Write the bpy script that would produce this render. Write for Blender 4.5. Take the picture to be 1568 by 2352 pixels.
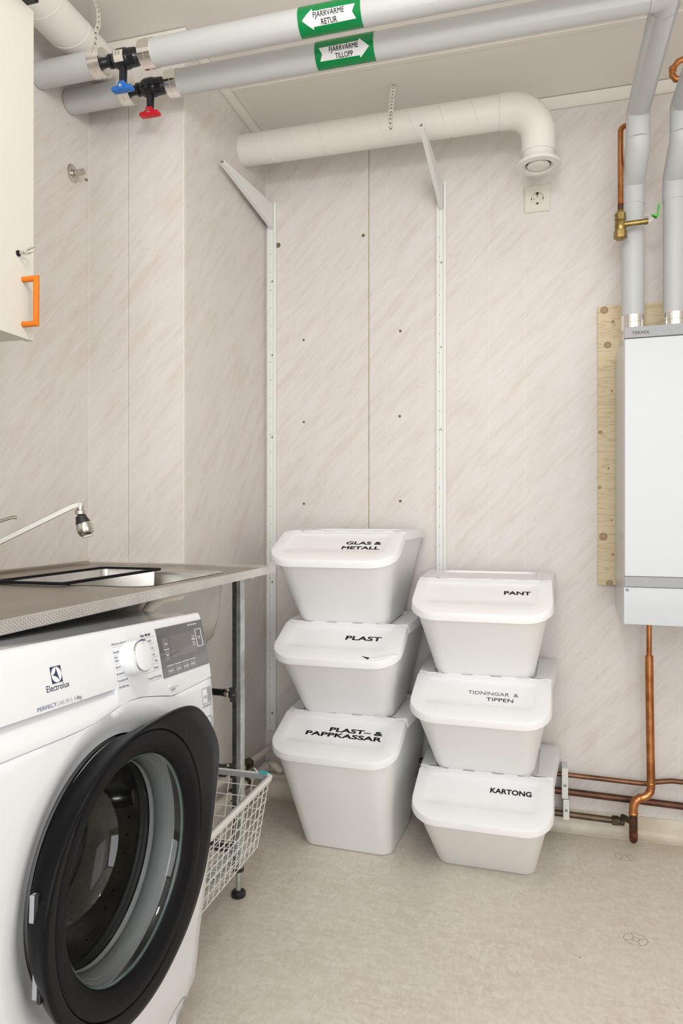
import bpy, bmesh, math, random
from math import sin, cos, pi, radians, sqrt, hypot, floor, atan2
from mathutils import Vector, Matrix, Quaternion
random.seed(7)
for o in list(bpy.data.objects): bpy.data.objects.remove(o)
SC = bpy.context.scene; COL = SC.collection

# ---------------------------------------------------------------- camera
H = 1.036
cd = bpy.data.cameras.new('camera'); cam = bpy.data.objects.new('camera', cd); COL.objects.link(cam)
cam.location = (0, 0, H); cam.rotation_euler = (radians(90), 0, radians(15.6))
cd.sensor_fit = 'HORIZONTAL'; cd.sensor_width = 36.0; cd.lens = 36.0*1613/1568
cd.clip_start = 0.02
SC.camera = cam
# ---------------------------------------------------------------- world and lights
w = bpy.data.worlds.new('world'); SC.world = w; w.use_nodes = True
w.node_tree.nodes['Background'].inputs[0].default_value = (0.95, 0.97, 1, 1)
w.node_tree.nodes['Background'].inputs[1].default_value = 0.6
def area(name, loc, rot, sx, sy, power, color):
    l = bpy.data.lights.new(name, 'AREA'); l.shape = 'RECTANGLE'; l.size = sx; l.size_y = sy
    l.energy = power; l.color = color
    o = bpy.data.objects.new(name, l); COL.objects.link(o); o.location = loc; o.rotation_euler = [radians(a) for a in rot]
    return o
# added fills: a cool one behind the camera, a weak one at the right
area('daylight_fill', (0.35, -1.45, 1.35), (90, 0, 0), 1.7, 1.9, 42, (0.93, 0.965, 1.0))
area('side_fill', (1.46, 0.1, 1.3), (90, 0, 90), 1.2, 1.8, 7, (0.97, 0.98, 1.0))
gl = bpy.data.lights.new('globe_fill', 'POINT'); gl.energy = 17; gl.shadow_soft_size = 0.13; gl.color = (1.0, 0.965, 0.92)  # unseen globe added below the ceiling to brighten it
go = bpy.data.objects.new('globe_fill', gl); COL.objects.link(go); go.location = (-0.1, 0.5, 1.98)
SC.view_settings.view_transform = 'Standard'; SC.view_settings.look = 'None'
SC.view_settings.gamma = 1; SC.view_settings.exposure = 0.12
SC.view_settings.use_curve_mapping = False

# ---------------------------------------------------------------- materials
def newmat(name):
    m = bpy.data.materials.new(name); m.use_nodes = True
    return m, m.node_tree.nodes, m.node_tree.links, m.node_tree.nodes['Principled BSDF']
def mat(name, col, rough=.5, metal=0., bump=0., bscale=200., var=0., vscale=8., vcol=None, coat=0., spec=.5, trans=0., ior=1.45, det=4):
    m, N, L, P = newmat(name)
    P.inputs['Base Color'].default_value = (*col, 1); P.inputs['Roughness'].default_value = rough
    P.inputs['Metallic'].default_value = metal; P.inputs['Coat Weight'].default_value = coat
    P.inputs['Specular IOR Level'].default_value = spec; P.inputs['Transmission Weight'].default_value = trans
    P.inputs['IOR'].default_value = ior
    g = N.new('ShaderNodeNewGeometry')
    if var or vcol:
        n = N.new('ShaderNodeTexNoise'); n.inputs['Scale'].default_value = vscale; n.inputs['Detail'].default_value = det
        L.new(g.outputs['Position'], n.inputs['Vector'])
        r = N.new('ShaderNodeValToRGB'); r.color_ramp.elements[0].position = .35; r.color_ramp.elements[1].position = .65
        vc = vcol or tuple(c*(1-var) for c in col)
        r.color_ramp.elements[0].color = (*vc, 1); r.color_ramp.elements[1].color = (*col, 1)
        L.new(n.outputs['Fac'], r.inputs[0]); L.new(r.outputs[0], P.inputs['Base Color'])
    else:
        n = N.new('ShaderNodeTexNoise'); n.inputs['Scale'].default_value = 30
        L.new(g.outputs['Position'], n.inputs['Vector'])
        mr = N.new('ShaderNodeMapRange'); mr.inputs[3].default_value = max(0.02, rough-.008); mr.inputs[4].default_value = rough+.008
        L.new(n.outputs['Fac'], mr.inputs[0]); L.new(mr.outputs[0], P.inputs['Roughness'])
    if bump:
        b = N.new('ShaderNodeBump'); b.inputs['Strength'].default_value = bump; b.inputs['Distance'].default_value = .001
        n2 = N.new('ShaderNodeTexNoise'); n2.inputs['Scale'].default_value = bscale; n2.inputs['Detail'].default_value = 3
        L.new(g.outputs['Position'], n2.inputs['Vector']); L.new(n2.outputs['Fac'], b.inputs['Height']); L.new(b.outputs[0], P.inputs['Normal'])
    return m
def mathn(N, L, op, a, b=None, c=None):
    n = N.new('ShaderNodeMath'); n.operation = op
    for i, v in enumerate((a, b, c)):
        if v is None: continue
        if isinstance(v, (int, float)): n.inputs[i].default_value = v
        else: L.new(v, n.inputs[i])
    return n.outputs[0]
def mixc(N, L, fac, a, b, mode='MIX'):
    n = N.new('ShaderNodeMix'); n.data_type = 'RGBA'; n.blend_type = mode
    if isinstance(fac, (int, float)): n.inputs[0].default_value = fac
    else: L.new(fac, n.inputs[0])
    for k, v in ((6, a), (7, b)):
        if isinstance(v, tuple): n.inputs[k].default_value = (*v, 1)
        else: L.new(v, n.inputs[k])
    return n.outputs[2]

def wallmat():
    m, N, L, P = newmat('marbled_wallboard')
    g = N.new('ShaderNodeNewGeometry'); s = N.new('ShaderNodeSeparateXYZ'); L.new(g.outputs['Position'], s.inputs[0])
    h = mathn(N, L, 'ADD', s.outputs[0], s.outputs[1])
    along = mathn(N, L, 'ADD', mathn(N, L, 'MULTIPLY', h, .68), mathn(N, L, 'MULTIPLY', s.outputs[2], .73))
    acr = mathn(N, L, 'SUBTRACT', mathn(N, L, 'MULTIPLY', h, .73), mathn(N, L, 'MULTIPLY', s.outputs[2], .68))
    def noise(sa, sx, det, off, rough=.6):
        c = N.new('ShaderNodeCombineXYZ')
        L.new(mathn(N, L, 'MULTIPLY', along, sa), c.inputs[0]); L.new(mathn(N, L, 'MULTIPLY', acr, sx), c.inputs[1]); c.inputs[2].default_value = off
        n = N.new('ShaderNodeTexNoise'); n.inputs['Scale'].default_value = 1; n.inputs['Detail'].default_value = det; n.inputs['Roughness'].default_value = rough
        n.inputs['Distortion'].default_value = .25
        L.new(c.outputs[0], n.inputs['Vector']); return n.outputs['Fac']
    n1 = noise(5.5, 30, 6, 0); n2 = noise(14, 125, 4, 3.3); n3 = noise(2, 5, 2, 8)
    r1 = N.new('ShaderNodeValToRGB'); e = r1.color_ramp.elements
    e[0].position = .28; e[0].color = (.645, .555, .495, 1); e[1].position = .72; e[1].color = (.735, .71, .69, 1)
    k = r1.color_ramp.elements.new(.5); k.color = (.70, .655, .615, 1)
    L.new(n1, r1.inputs[0])
    r2 = N.new('ShaderNodeMapRange'); r2.inputs[1].default_value = .35; r2.inputs[2].default_value = .7; r2.inputs[3].default_value = 0; r2.inputs[4].default_value = 1
    L.new(n2, r2.inputs[0])
    c1 = mixc(N, L, mathn(N, L, 'MULTIPLY', r2.outputs[0], .45), r1.outputs[0], (.775, .755, .74))
    r3 = N.new('ShaderNodeMapRange'); r3.inputs[1].default_value = .42; r3.inputs[2].default_value = .68; L.new(n3, r3.inputs[0])
    c2 = mixc(N, L, mathn(N, L, 'MULTIPLY', r3.outputs[0], .45), c1, (.735, .705, .675))
    # thin dark veins
    n4 = noise(9, 60, 3, 12); v = mathn(N, L, 'ABSOLUTE', mathn(N, L, 'SUBTRACT', n4, .36))
    vm = N.new('ShaderNodeMapRange'); vm.inputs[1].default_value = 0; vm.inputs[2].default_value = .02; vm.inputs[3].default_value = .38; vm.inputs[4].default_value = 0
    L.new(v, vm.inputs[0]); c3 = mixc(N, L, vm.outputs[0], c2, (.58, .48, .42))
    # printed pale vertical lines of the imitation boards
    fr = mathn(N, L, 'ABSOLUTE', mathn(N, L, 'SUBTRACT', mathn(N, L, 'FRACT', mathn(N, L, 'ADD', mathn(N, L, 'MULTIPLY', h, 1/.1175), .31)), .5))
    lm = N.new('ShaderNodeMapRange'); lm.inputs[1].default_value = 0; lm.inputs[2].default_value = .014; lm.inputs[3].default_value = .35; lm.inputs[4].default_value = 0
    L.new(fr, lm.inputs[0]); c4 = mixc(N, L, lm.outputs[0], c3, (.86, .83, .78))
    L.new(c4, P.inputs['Base Color']); P.inputs['Roughness'].default_value = .45
    return m
M_WALL = wallmat()

def floormat():
    m, N, L, P = newmat('speckled_vinyl')
    g = N.new('ShaderNodeNewGeometry')
    def vor(scale, feat='F1', stretch=(1, 1, 1), rz=0):
        mp = N.new('ShaderNodeMapping'); mp.inputs['Scale'].default_value = stretch; mp.inputs['Rotation'].default_value = (0, 0, rz)
        L.new(g.outputs['Position'], mp.inputs[0])
        dn = N.new('ShaderNodeTexNoise'); dn.inputs['Scale'].default_value = 25; dn.inputs['Detail'].default_value = 2; L.new(g.outputs['Position'], dn.inputs['Vector'])
        ad = N.new('ShaderNodeVectorMath'); ad.operation = 'MULTIPLY_ADD'; ad.inputs[1].default_value = (.06, .06, .06)
        L.new(dn.outputs['Color'], ad.inputs[0]); L.new(mp.outputs[0], ad.inputs[2])
        v = N.new('ShaderNodeTexVoronoi'); v.inputs['Scale'].default_value = scale; v.feature = feat; L.new(ad.outputs[0], v.inputs['Vector']); return v
    v1 = vor(34, stretch=(1, 2.4, 1), rz=.5); v2 = vor(55, stretch=(2.6, 1, 1), rz=.9)
    a = N.new('ShaderNodeSeparateColor'); L.new(v1.outputs['Color'], a.inputs[0])
    b = N.new('ShaderNodeSeparateColor'); L.new(v2.outputs['Color'], b.inputs[0])
    f = mathn(N, L, 'ADD', mathn(N, L, 'MULTIPLY', a.outputs[0], .5), mathn(N, L, 'MULTIPLY', b.outputs[0], .5))
    r = N.new('ShaderNodeValToRGB'); e = r.color_ramp.elements
    e[0].position = .1; e[0].color = (.645, .585, .485, 1); e[1].position = .9; e[1].color = (.77, .725, .65, 1); k = e.new(.5); k.color = (.705, .65, .565, 1)
    L.new(f, r.inputs[0])
    n = N.new('ShaderNodeTexNoise'); n.inputs['Scale'].default_value = 5; n.inputs['Detail'].default_value = 6; L.new(g.outputs['Position'], n.inputs['Vector'])
    mr = N.new('ShaderNodeMapRange'); mr.inputs[1].default_value = .35; mr.inputs[2].default_value = .7; mr.inputs[3].default_value = 0; mr.inputs[4].default_value = .4; L.new(n.outputs['Fac'], mr.inputs[0])
    c = mixc(N, L, mr.outputs[0], r.outputs[0], (.74, .69, .61))
    # dirt specks
    sp = N.new('ShaderNodeTexVoronoi'); sp.inputs['Scale'].default_value = 9; L.new(g.outputs['Position'], sp.inputs['Vector'])
    sm = N.new('ShaderNodeMapRange'); sm.inputs[1].default_value = .018; sm.inputs[2].default_value = .03; sm.inputs[3].default_value = .8; sm.inputs[4].default_value = 0; L.new(sp.outputs['Distance'], sm.inputs[0])
    c = mixc(N, L, sm.outputs[0], c, (.2, .15, .1))
    # greenish brown tint, mottled, growing towards the back wall
    s = N.new('ShaderNodeSeparateXYZ'); L.new(g.outputs['Position'], s.inputs[0])
    st = N.new('ShaderNodeMapRange'); st.inputs[1].default_value = 2.2; st.inputs[2].default_value = 2.40; L.new(s.outputs[1], st.inputs[0])
    sn = N.new('ShaderNodeTexNoise'); sn.inputs['Scale'].default_value = 9; sn.inputs['Detail'].default_value = 5; L.new(g.outputs['Position'], sn.inputs['Vector'])
    sx = mathn(N, L, 'MULTIPLY', mathn(N, L, 'MULTIPLY', st.outputs[0], st.outputs[0]), mathn(N, L, 'MULTIPLY', sn.outputs['Fac'], 1.1))
    c = mixc(N, L, sx, c, (.42, .36, .22))
    L.new(c, P.inputs['Base Color']); P.inputs['Roughness'].default_value = .42
    bp = N.new('ShaderNodeBump'); bp.inputs['Strength'].default_value = .25; bp.inputs['Distance'].default_value = .001
    L.new(f, bp.inputs['Height']); L.new(bp.outputs[0], P.inputs['Normal'])
    return m
M_FLOOR = floormat()

def dotsmat(name, base, dot, cx, axis_u, axis_v, pu, rr):
    """painted strap with a row of punched dots; u across, v along (world axes)"""
    m, N, L, P = newmat(name)
    g = N.new('ShaderNodeNewGeometry'); s = N.new('ShaderNodeSeparateXYZ'); L.new(g.outputs['Position'], s.inputs[0])
    u = mathn(N, L, 'SUBTRACT', s.outputs[axis_u], cx); v = s.outputs[axis_v]
    def row(du, per, off, r):
        fv = mathn(N, L, 'MULTIPLY', mathn(N, L, 'SUBTRACT', mathn(N, L, 'FRACT', mathn(N, L, 'ADD', mathn(N, L, 'DIVIDE', v, per), off)), .5), per)
        uu = mathn(N, L, 'ADD', u, du)
        d = mathn(N, L, 'SQRT', mathn(N, L, 'ADD', mathn(N, L, 'MULTIPLY', uu, uu), mathn(N, L, 'MULTIPLY', fv, fv)))
        return mathn(N, L, 'LESS_THAN', d, r)
    f = mathn(N, L, 'MAXIMUM', row(0, pu, 0, rr), mathn(N, L, 'MAXIMUM', row(.0048, pu*.9, .3, rr*.42), row(-.0048, pu*.9, .3, rr*.42)))
    L.new(mixc(N, L, f, base, dot), P.inputs['Base Color']); P.inputs['Roughness'].default_value = .5
    return m

def steelmat(name, col, rough, kind, sc=1.):
    m, N, L, P = newmat(name)
    P.inputs['Metallic'].default_value = 1; P.inputs['Roughness'].default_value = rough
    g = N.new('ShaderNodeNewGeometry')
    if kind == 'linen':
        mp = N.new('ShaderNodeMapping'); mp.inputs['Scale'].default_value = (1, 1, 1); L.new(g.outputs['Position'], mp.inputs[0])
        br = N.new('ShaderNodeTexBrick'); br.inputs['Scale'].default_value = 330*sc; br.inputs['Mortar Size'].default_value = .12; br.inputs['Mortar Smooth'].default_value = .6
        L.new(mp.outputs[0], br.inputs['Vector']); hgt = br.outputs['Fac']
        bs, bd = .35, .0006
    elif kind == 'weave':
        s = N.new('ShaderNodeSeparateXYZ'); L.new(g.outputs['Position'], s.inputs[0])
        c = N.new('ShaderNodeCombineXYZ'); L.new(mathn(N, L, 'ADD', s.outputs[1], mathn(N, L, 'MULTIPLY', s.outputs[0], 1.)), c.inputs[0]); L.new(s.outputs[2], c.inputs[1])
        br = N.new('ShaderNodeTexBrick'); br.inputs['Scale'].default_value = 76*sc; br.inputs['Mortar Size'].default_value = .035; br.inputs['Mortar Smooth'].default_value = 1
        br.inputs['Brick Width'].default_value = .55; br.inputs['Row Height'].default_value = .20
        L.new(c.outputs[0], br.inputs['Vector']); hgt = mathn(N, L, 'SUBTRACT', 1, br.outputs['Fac']); bs, bd = .9, .001
    else:
        n = N.new('ShaderNodeTexNoise'); n.inputs['Scale'].default_value = 60; n.inputs['Detail'].default_value = 4
        mp = N.new('ShaderNodeMapping'); mp.inputs['Scale'].default_value = (1, .08, 1) if kind == 'brush' else (1, 1, 1)
        L.new(g.outputs['Position'], mp.inputs[0]); L.new(mp.outputs[0], n.inputs['Vector']); hgt = n.outputs['Fac']; bs, bd = .25, .0005
    b = N.new('ShaderNodeBump'); b.inputs['Strength'].default_value = bs; b.inputs['Distance'].default_value = bd
    L.new(hgt, b.inputs['Height']); L.new(b.outputs[0], P.inputs['Normal'])
    n2 = N.new('ShaderNodeTexNoise'); n2.inputs['Scale'].default_value = 12; n2.inputs['Detail'].default_value = 6; L.new(g.outputs['Position'], n2.inputs['Vector'])
    r = N.new('ShaderNodeValToRGB'); r.color_ramp.elements[0].position = .3; r.color_ramp.elements[1].position = .7
    r.color_ramp.elements[0].color = (*[k*.82 for k in col], 1); r.color_ramp.elements[1].color = (*col, 1)
    L.new(n2.outputs['Fac'], r.inputs[0]); L.new(r.outputs[0], P.inputs['Base Color'])
    return m

def woodmat():
    m, N, L, P = newmat('pine_plywood')
    g = N.new('ShaderNodeNewGeometry')
    mp = N.new('ShaderNodeMapping'); mp.inputs['Scale'].default_value = (1, 1, 7); L.new(g.outputs['Position'], mp.inputs[0])
    n = N.new('ShaderNodeTexNoise'); n.inputs['Scale'].default_value = 5; n.inputs['Detail'].default_value = 6; n.inputs['Distortion'].default_value = .8; L.new(mp.outputs[0], n.inputs['Vector'])
    wv = mathn(N, L, 'ABSOLUTE', mathn(N, L, 'SUBTRACT', mathn(N, L, 'FRACT', mathn(N, L, 'MULTIPLY', n.outputs['Fac'], 7)), .5))
    r = N.new('ShaderNodeValToRGB'); e = r.color_ramp.elements
    e[0].position = 0; e[0].color = (.60, .47, .27, 1); e[1].position = .25; e[1].color = (.73, .62, .42, 1)
    L.new(wv, r.inputs[0]); c = r.outputs[0]
    sp = N.new('ShaderNodeSeparateXYZ'); L.new(g.outputs['Position'], sp.inputs[0])
    for (kx, kz, kr) in ((.206, 1.684, .013), (.232, 1.645, .006), (.216, 1.572, .012), (.229, 1.424, .0035), (.194, 1.292, .007), (.219, 1.176, .004), (.192, 1.115, .006), (.228, 1.010, .0035), (.203, .957, .0135), (.232, .90, .005), (.222, .808, .011)):
        dx = mathn(N, L, 'SUBTRACT', sp.outputs[0], kx); dz = mathn(N, L, 'MULTIPLY', mathn(N, L, 'SUBTRACT', sp.outputs[2], kz), 1.05)
        d = mathn(N, L, 'SQRT', mathn(N, L, 'ADD', mathn(N, L, 'MULTIPLY', dx, dx), mathn(N, L, 'MULTIPLY', dz, dz)))
        a = N.new('ShaderNodeMapRange'); a.inputs[1].default_value = kr*.85; a.inputs[2].default_value = kr*1.05; a.inputs[3].default_value = 1; a.inputs[4].default_value = 0; L.new(d, a.inputs[0])
        c = mixc(N, L, a.outputs[0], c, (.36, .235, .14))
        b = N.new('ShaderNodeMapRange'); b.inputs[1].default_value = kr*.5; b.inputs[2].default_value = kr*.6; b.inputs[3].default_value = .8; b.inputs[4].default_value = 0; L.new(d, b.inputs[0])
        c = mixc(N, L, b.outputs[0], c, (.47, .32, .20))
    L.new(c, P.inputs['Base Color']); P.inputs['Roughness'].default_value = .6
    return m

M_BIN = mat('white_bin_plastic', (.87, .87, .86), .38, spec=.45, bump=.05, bscale=500)
M_BINLID = mat('white_lid_plastic', (.88, .885, .90), .33, spec=.5)
M_INK = mat('black_marker_letters', (.03, .03, .035), .5)
M_PEN = mat('grey_pen_writing', (.12, .12, .13), .6)
M_CEIL = mat('painted_ceiling_board', (.87, .835, .775), .6, var=.05, vscale=2)
M_TRIM = mat('cream_painted_trim', (.80, .775, .70), .45)
M_DUCT = mat('white_painted_duct', (.80, .78, .73), .42, var=.04, vscale=4)
M_PIPE = mat('grey_pvc_insulation', (.56, .57, .572), .42)
M_COLLAR = mat('polished_aluminium_band', (.87, .84, .80), .16, 1.)
M_FOIL = mat('crumpled_aluminium_foil', (.80, .78, .75), .25, 1., bump=1., bscale=90)
M_BLACKPAINT = mat('black_enamel', (.012, .012, .016), .22)
M_RIMBLK = mat('matt_black_rubber', (.010, .010, .011), .65, spec=.15)
M_BLUE = mat('blue_plastic', (.02, .16, .55), .35)
M_RED = mat('red_plastic', (.60, .008, .02), .35)
M_GREEN = mat('green_sticker', (.0, .23, .055), .22)
M_WHITE = mat('white_print', (.80, .80, .82), .4)
M_ENAMEL = mat('white_enamel', (.72, .735, .76), .25, coat=.2)
M_ENAMEL2 = mat('white_front_plastic', (.745, .76, .785), .27, coat=.2)
M_GREYTXT = mat('grey_print', (.22, .24, .28), .5)
M_PALETXT = mat('pale_grey_print', (.45, .47, .5), .5)
M_NAVY = mat('navy_print', (.02, .035, .10), .4)
M_DISPLAY = mat('dark_glossy_display', (.085, .085, .095), .08, coat=1.)
M_DISPLAY2 = mat('grey_touch_field', (.14, .14, .16), .12, coat=1.)
M_CHROME = mat('chrome', (.88, .88, .88), .08, 1.)
M_CHROME2 = mat('worn_chrome', (.60, .57, .52), .16, 1.)
M_SPOUT = mat('satin_chrome', (.36, .35, .32), .40, .8)
M_DOORBLK = mat('black_door_plastic', (.005, .005, .006), .28, spec=.13)
M_DOORBLK2 = mat('textured_black_door_plastic', (.004, .004, .006), .36, spec=.13, bump=.8, bscale=900)
M_RUBBER = mat('grey_rubber_gasket', (.36, .37, .38), .4)
M_TOPBD = mat('grey_glossy_top', (.40, .41, .43), .12, coat=.5)
M_GLASS = mat('clear_glass', (.93, .97, .96), .02, trans=1., ior=1.46)
M_DRUM = mat('dark_steel_drum', (.52, .50, .46), .32, 1., var=.25, vscale=20)
M_DARK = mat('dark_plastic', (.02, .02, .022), .45)
M_STEELTOP = steelmat('linen_pattern_steel', (.44, .39, .335), .26, 'linen')
M_STEELEDGE = steelmat('woven_pattern_steel_edge', (.86, .84, .80), .34, 'weave')
M_BASIN = steelmat('brushed_steel', (.86, .85, .82), .34, 'brush')
M_BASINOUT = steelmat('stained_steel', (.52, .49, .45), .42, 'x')
M_GALV = mat('galvanised_steel', (.66, .69, .68), .35, .85, var=.25, vscale=40)
M_GALVD = mat('dark_galvanised_steel', (.16, .16, .17), .4, .8, var=.4, vscale=60)
M_BASKET = mat('white_coated_wire', (.80, .79, .76), .4)
M_BASKETG = mat('grey_plastic_liner', (.34, .35, .37), .4)
M_TEAL = mat('teal_tag_plastic', (.03, .45, .52), .4)
M_CABINET = mat('cream_cabinet_board', (.66, .645, .58), .42)
M_CABSIDE = mat('grey_beige_cabinet_side', (.60, .57, .50), .5)
M_ORANGE = mat('orange_plastic', (.66, .165, .003), .35)
M_RAIL = mat('white_lacquered_steel', (.83, .835, .81), .35)
M_HOLE = mat('olive_dark_plug', (.16, .135, .06), .7)
M_SOCKET = mat('ivory_socket_plastic', (.73, .71, .62), .35)
M_COPPER = mat('bright_copper', (.62, .27, .11), .26, 1., vcol=(.40, .15, .055), vscale=25)
M_COPPERD = mat('aged_dark_copper', (.15, .06, .035), .40, .6, vcol=(.05, .03, .022), vscale=18)
M_COPPERB = mat('blackened_copper', (.05, .03, .022), .45, .5, vcol=(.13, .05, .03), vscale=40)
M_BRASS = mat('aged_brass', (.42, .30, .11), .33, .9, vcol=(.27, .19, .075), vscale=60)
M_BRASSD = mat('dark_old_brass', (.12, .10, .06), .45, .7, var=.5, vscale=60)
M_LEVER = mat('green_lever_plastic', (.04, .50, .005), .35)
M_WOOD = woodmat()
M_UNIT = mat('white_unit_lacquer', (.56, .59, .62), .22, coat=.12)
M_UNITB = mat('grey_unit_band', (.33, .335, .35), .3)
M_CREAMPIPE = mat('cream_painted_pipe', (.70, .65, .56), .4, var=.08, vscale=15)
M_COVE = mat('pale_vinyl_cove', (.72, .67, .58), .42, vcol=(.58, .52, .40), vscale=9, det=7)
M_CLAMP = mat('white_clamp_plastic', (.74, .75, .73), .4)
M_SCREW = mat('zinc_screw', (.35, .35, .34), .35, .9)
M_GROOVE = mat('dark_joint', (.10, .075, .04), .8)
M_STAIN = mat('yellowed_joint', (.40, .32, .12), .8)
M_FLOORMARK = mat('grooved_vinyl_mark', (.36, .31, .24), .5)

# ---------------------------------------------------------------- mesh tools
def frames(path):
    n = len(path); T = []
    for i in range(n):
        a = path[max(0, i-1)]; b = path[min(n-1, i+1)]
        if 0 < i < n-1:
            t = ((path[i]-a).normalized() + (b-path[i]).normalized())
        else: t = b-a
        T.append(t.normalized())
    up = Vector((0, 0, 1)) if abs(T[0].z) < .9 else Vector((0, 1, 0))
    u = (up - T[0]*up.dot(T[0])).normalized(); out = []
    for i in range(n):
        if i:
            sg_ = (path[i]-path[i-1]).normalized(); u = (u - sg_*u.dot(sg_)).normalized()
            u = (u - T[i]*u.dot(T[i])).normalized()
        v = T[i].cross(u); m = 1.
        if 0 < i < n-1:
            c = (path[i]-path[i-1]).normalized().dot((path[i+1]-path[i]).normalized()); m = 1/max(.5, sqrt((1+c)/2))
            ax = ((path[i+1]-path[i]).normalized() - (path[i]-path[i-1]).normalized())
            ax = ax.normalized() if ax.length > 1e-6 else None
        else: ax = None
        out.append((T[i], u, v, m, ax))
    return out
class MB:
    def __init__(s): s.v = []; s.f = []; s.m = []; s.mi = 0
    def add(s, vs, fs):
        o = len(s.v); s.v += [tuple(p) for p in vs]; s.f += [tuple(o+i for i in f) for f in fs]; s.m += [s.mi]*len(fs); return s
    def box(s, a, b, M=None):
        x0, y0, z0 = a; x1, y1, z1 = b
        if x0 > x1: x0, x1 = x1, x0
        if y0 > y1: y0, y1 = y1, y0
        if z0 > z1: z0, z1 = z1, z0
        vs = [(x0, y0, z0), (x1, y0, z0), (x1, y1, z0), (x0, y1, z0), (x0, y0, z1), (x1, y0, z1), (x1, y1, z1), (x0, y1, z1)]
        if M: vs = [M @ Vector(p) for p in vs]
        return s.add(vs, [(3, 2, 1, 0), (4, 5, 6, 7), (0, 1, 5, 4), (1, 2, 6, 5), (2, 3, 7, 6), (3, 0, 4, 7)])
    def loft(s, rings, cap0=True, cap1=True, close=True):
        n = len(rings[0]); vs = [p for r in rings for p in r]; fs = []
        for k in range(len(rings)-1):
            for i in range(n if close else n-1):
                j = (i+1) % n; fs.append((k*n+i, k*n+j, (k+1)*n+j, (k+1)*n+i))
        if cap0: fs.append(tuple(range(n-1, -1, -1)))
        if cap1: fs.append(tuple((len(rings)-1)*n+i for i in range(n)))
        return s.add(vs, fs)
    def tube(s, path, r, n=16, cap=True, rot=0.):
        path = [Vector(p) for p in path]; rings = []
        R = r if isinstance(r, (list, tuple)) else [r]*len(path)
        for (T, u, v, m, ax), p, rr in zip(frames(path), path, R):
            ring = []
            for i in range(n):
                a = 2*pi*i/n+rot; d = u*cos(a)*rr+v*sin(a)*rr
                if ax is not None and m > 1.001: d += ax*(d.dot(ax))*(m-1)
                ring.append(p+d)
            rings.append(ring)
        return s.loft(rings, cap, cap)
    def lathe(s, prof, c=(0, 0, 0), axis=(0, 0, 1), n=32, cap=True):
        """prof: list of (radius, height along axis)"""
        ax = Vector(axis).normalized(); up = Vector((0, 0, 1)) if abs(ax.z) < .9 else Vector((1, 0, 0))
        u = (up-ax*up.dot(ax)).normalized(); v = ax.cross(u); c = Vector(c)
        rings = [[c+ax*h+(u*cos(2*pi*i/n)+v*sin(2*pi*i/n))*max(r, 1e-5) for i in range(n)] for r, h in prof]
        return s.loft(rings, cap, cap)
    def prism(s, pts, d):
        """pts: closed 3D outline, d: extrusion vector"""
        d = Vector(d); return s.loft([[Vector(p) for p in pts], [Vector(p)+d for p in pts]])
    def build(s, name, m, parent=None, smooth=False, bevel=0., seg=2, label=None, ang=40):
        me = bpy.data.meshes.new(name); me.from_pydata(s.v, [], s.f); 
        ms = m if isinstance(m, (list, tuple)) else [m]
        for k in ms: me.materials.append(k)
        if len(ms) > 1:
            for p, i in zip(me.polygons, s.m): p.material_index = i
        bm = bmesh.new(); bm.from_mesh(me); bmesh.ops.recalc_face_normals(bm, faces=bm.faces)
        if bevel:
            es = [e for e in bm.edges if len(e.link_faces) == 2 and e.calc_face_angle(0) > .5]
            bmesh.ops.bevel(bm, geom=es, offset=bevel, segments=seg, profile=.5, affect='EDGES', clamp_overlap=True)
        if smooth:
            for f in bm.faces: f.smooth = True
            for e in bm.edges:
                if len(e.link_faces) == 2 and e.calc_face_angle(0) > radians(ang): e.smooth = False
        bm.to_mesh(me); bm.free(); me.update()
        o = bpy.data.objects.new(name, me); COL.objects.link(o)
        if parent is not None: o.parent = parent
        if label: o['label'] = label
        return o
def thing(name, label, cat, loc=(0, 0, 0), rot=(0, 0, 0), group=None):
    o = bpy.data.objects.new(name, None); COL.objects.link(o); o.location = loc; o.rotation_euler = rot
    o.empty_display_size = .05
    return tag(o, label, cat, group)
def tag(o, label, cat, group=None):
    o['label'] = label; o['category'] = cat
    if group: o['group'] = group
    return o
def struct(o):
    o['kind'] = 'structure'; return o
def part(o):
    return o
def text(s, size, name, m, parent, M, sx=1., bold=0., shear=0., align='LEFT', space=1., thick=.0002, label=None):
    cu = bpy.data.curves.new(name, 'FONT'); cu.body = s; cu.size = size; cu.shear = shear; cu.align_x = align
    cu.space_character = space; cu.extrude = thick; cu.resolution_u = 3
    t = bpy.data.objects.new('tmp', cu); COL.objects.link(t)
    bpy.context.view_layer.update()
    me = bpy.data.meshes.new_from_object(t.evaluated_get(bpy.context.evaluated_depsgraph_get()))
    bpy.data.objects.remove(t)
    if bold > 0:      # heavier strokes: shifted copies of the same letters
        bm = bmesh.new()
        for k in range(8): 
            m2 = me.copy(); m2.transform(Matrix.Translation((bold*cos(k*pi/4), bold*sin(k*pi/4), 0))); bm.from_mesh(m2); bpy.data.meshes.remove(m2)
        bm.from_mesh(me); bm.to_mesh(me); bm.free()
    me.transform(M @ Matrix.Diagonal((sx, 1, 1, 1))); me.materials.clear(); me.materials.append(m)
    o = bpy.data.objects.new(name, me); COL.objects.link(o); o.parent = parent
    if label: o['label'] = label
    return o
def basis(x, y, z, o):
    M = Matrix.Identity(4)
    for i, v in enumerate((x, y, z, o)):
        for j in range(3): M[j][i] = v[j]
    return M
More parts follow.
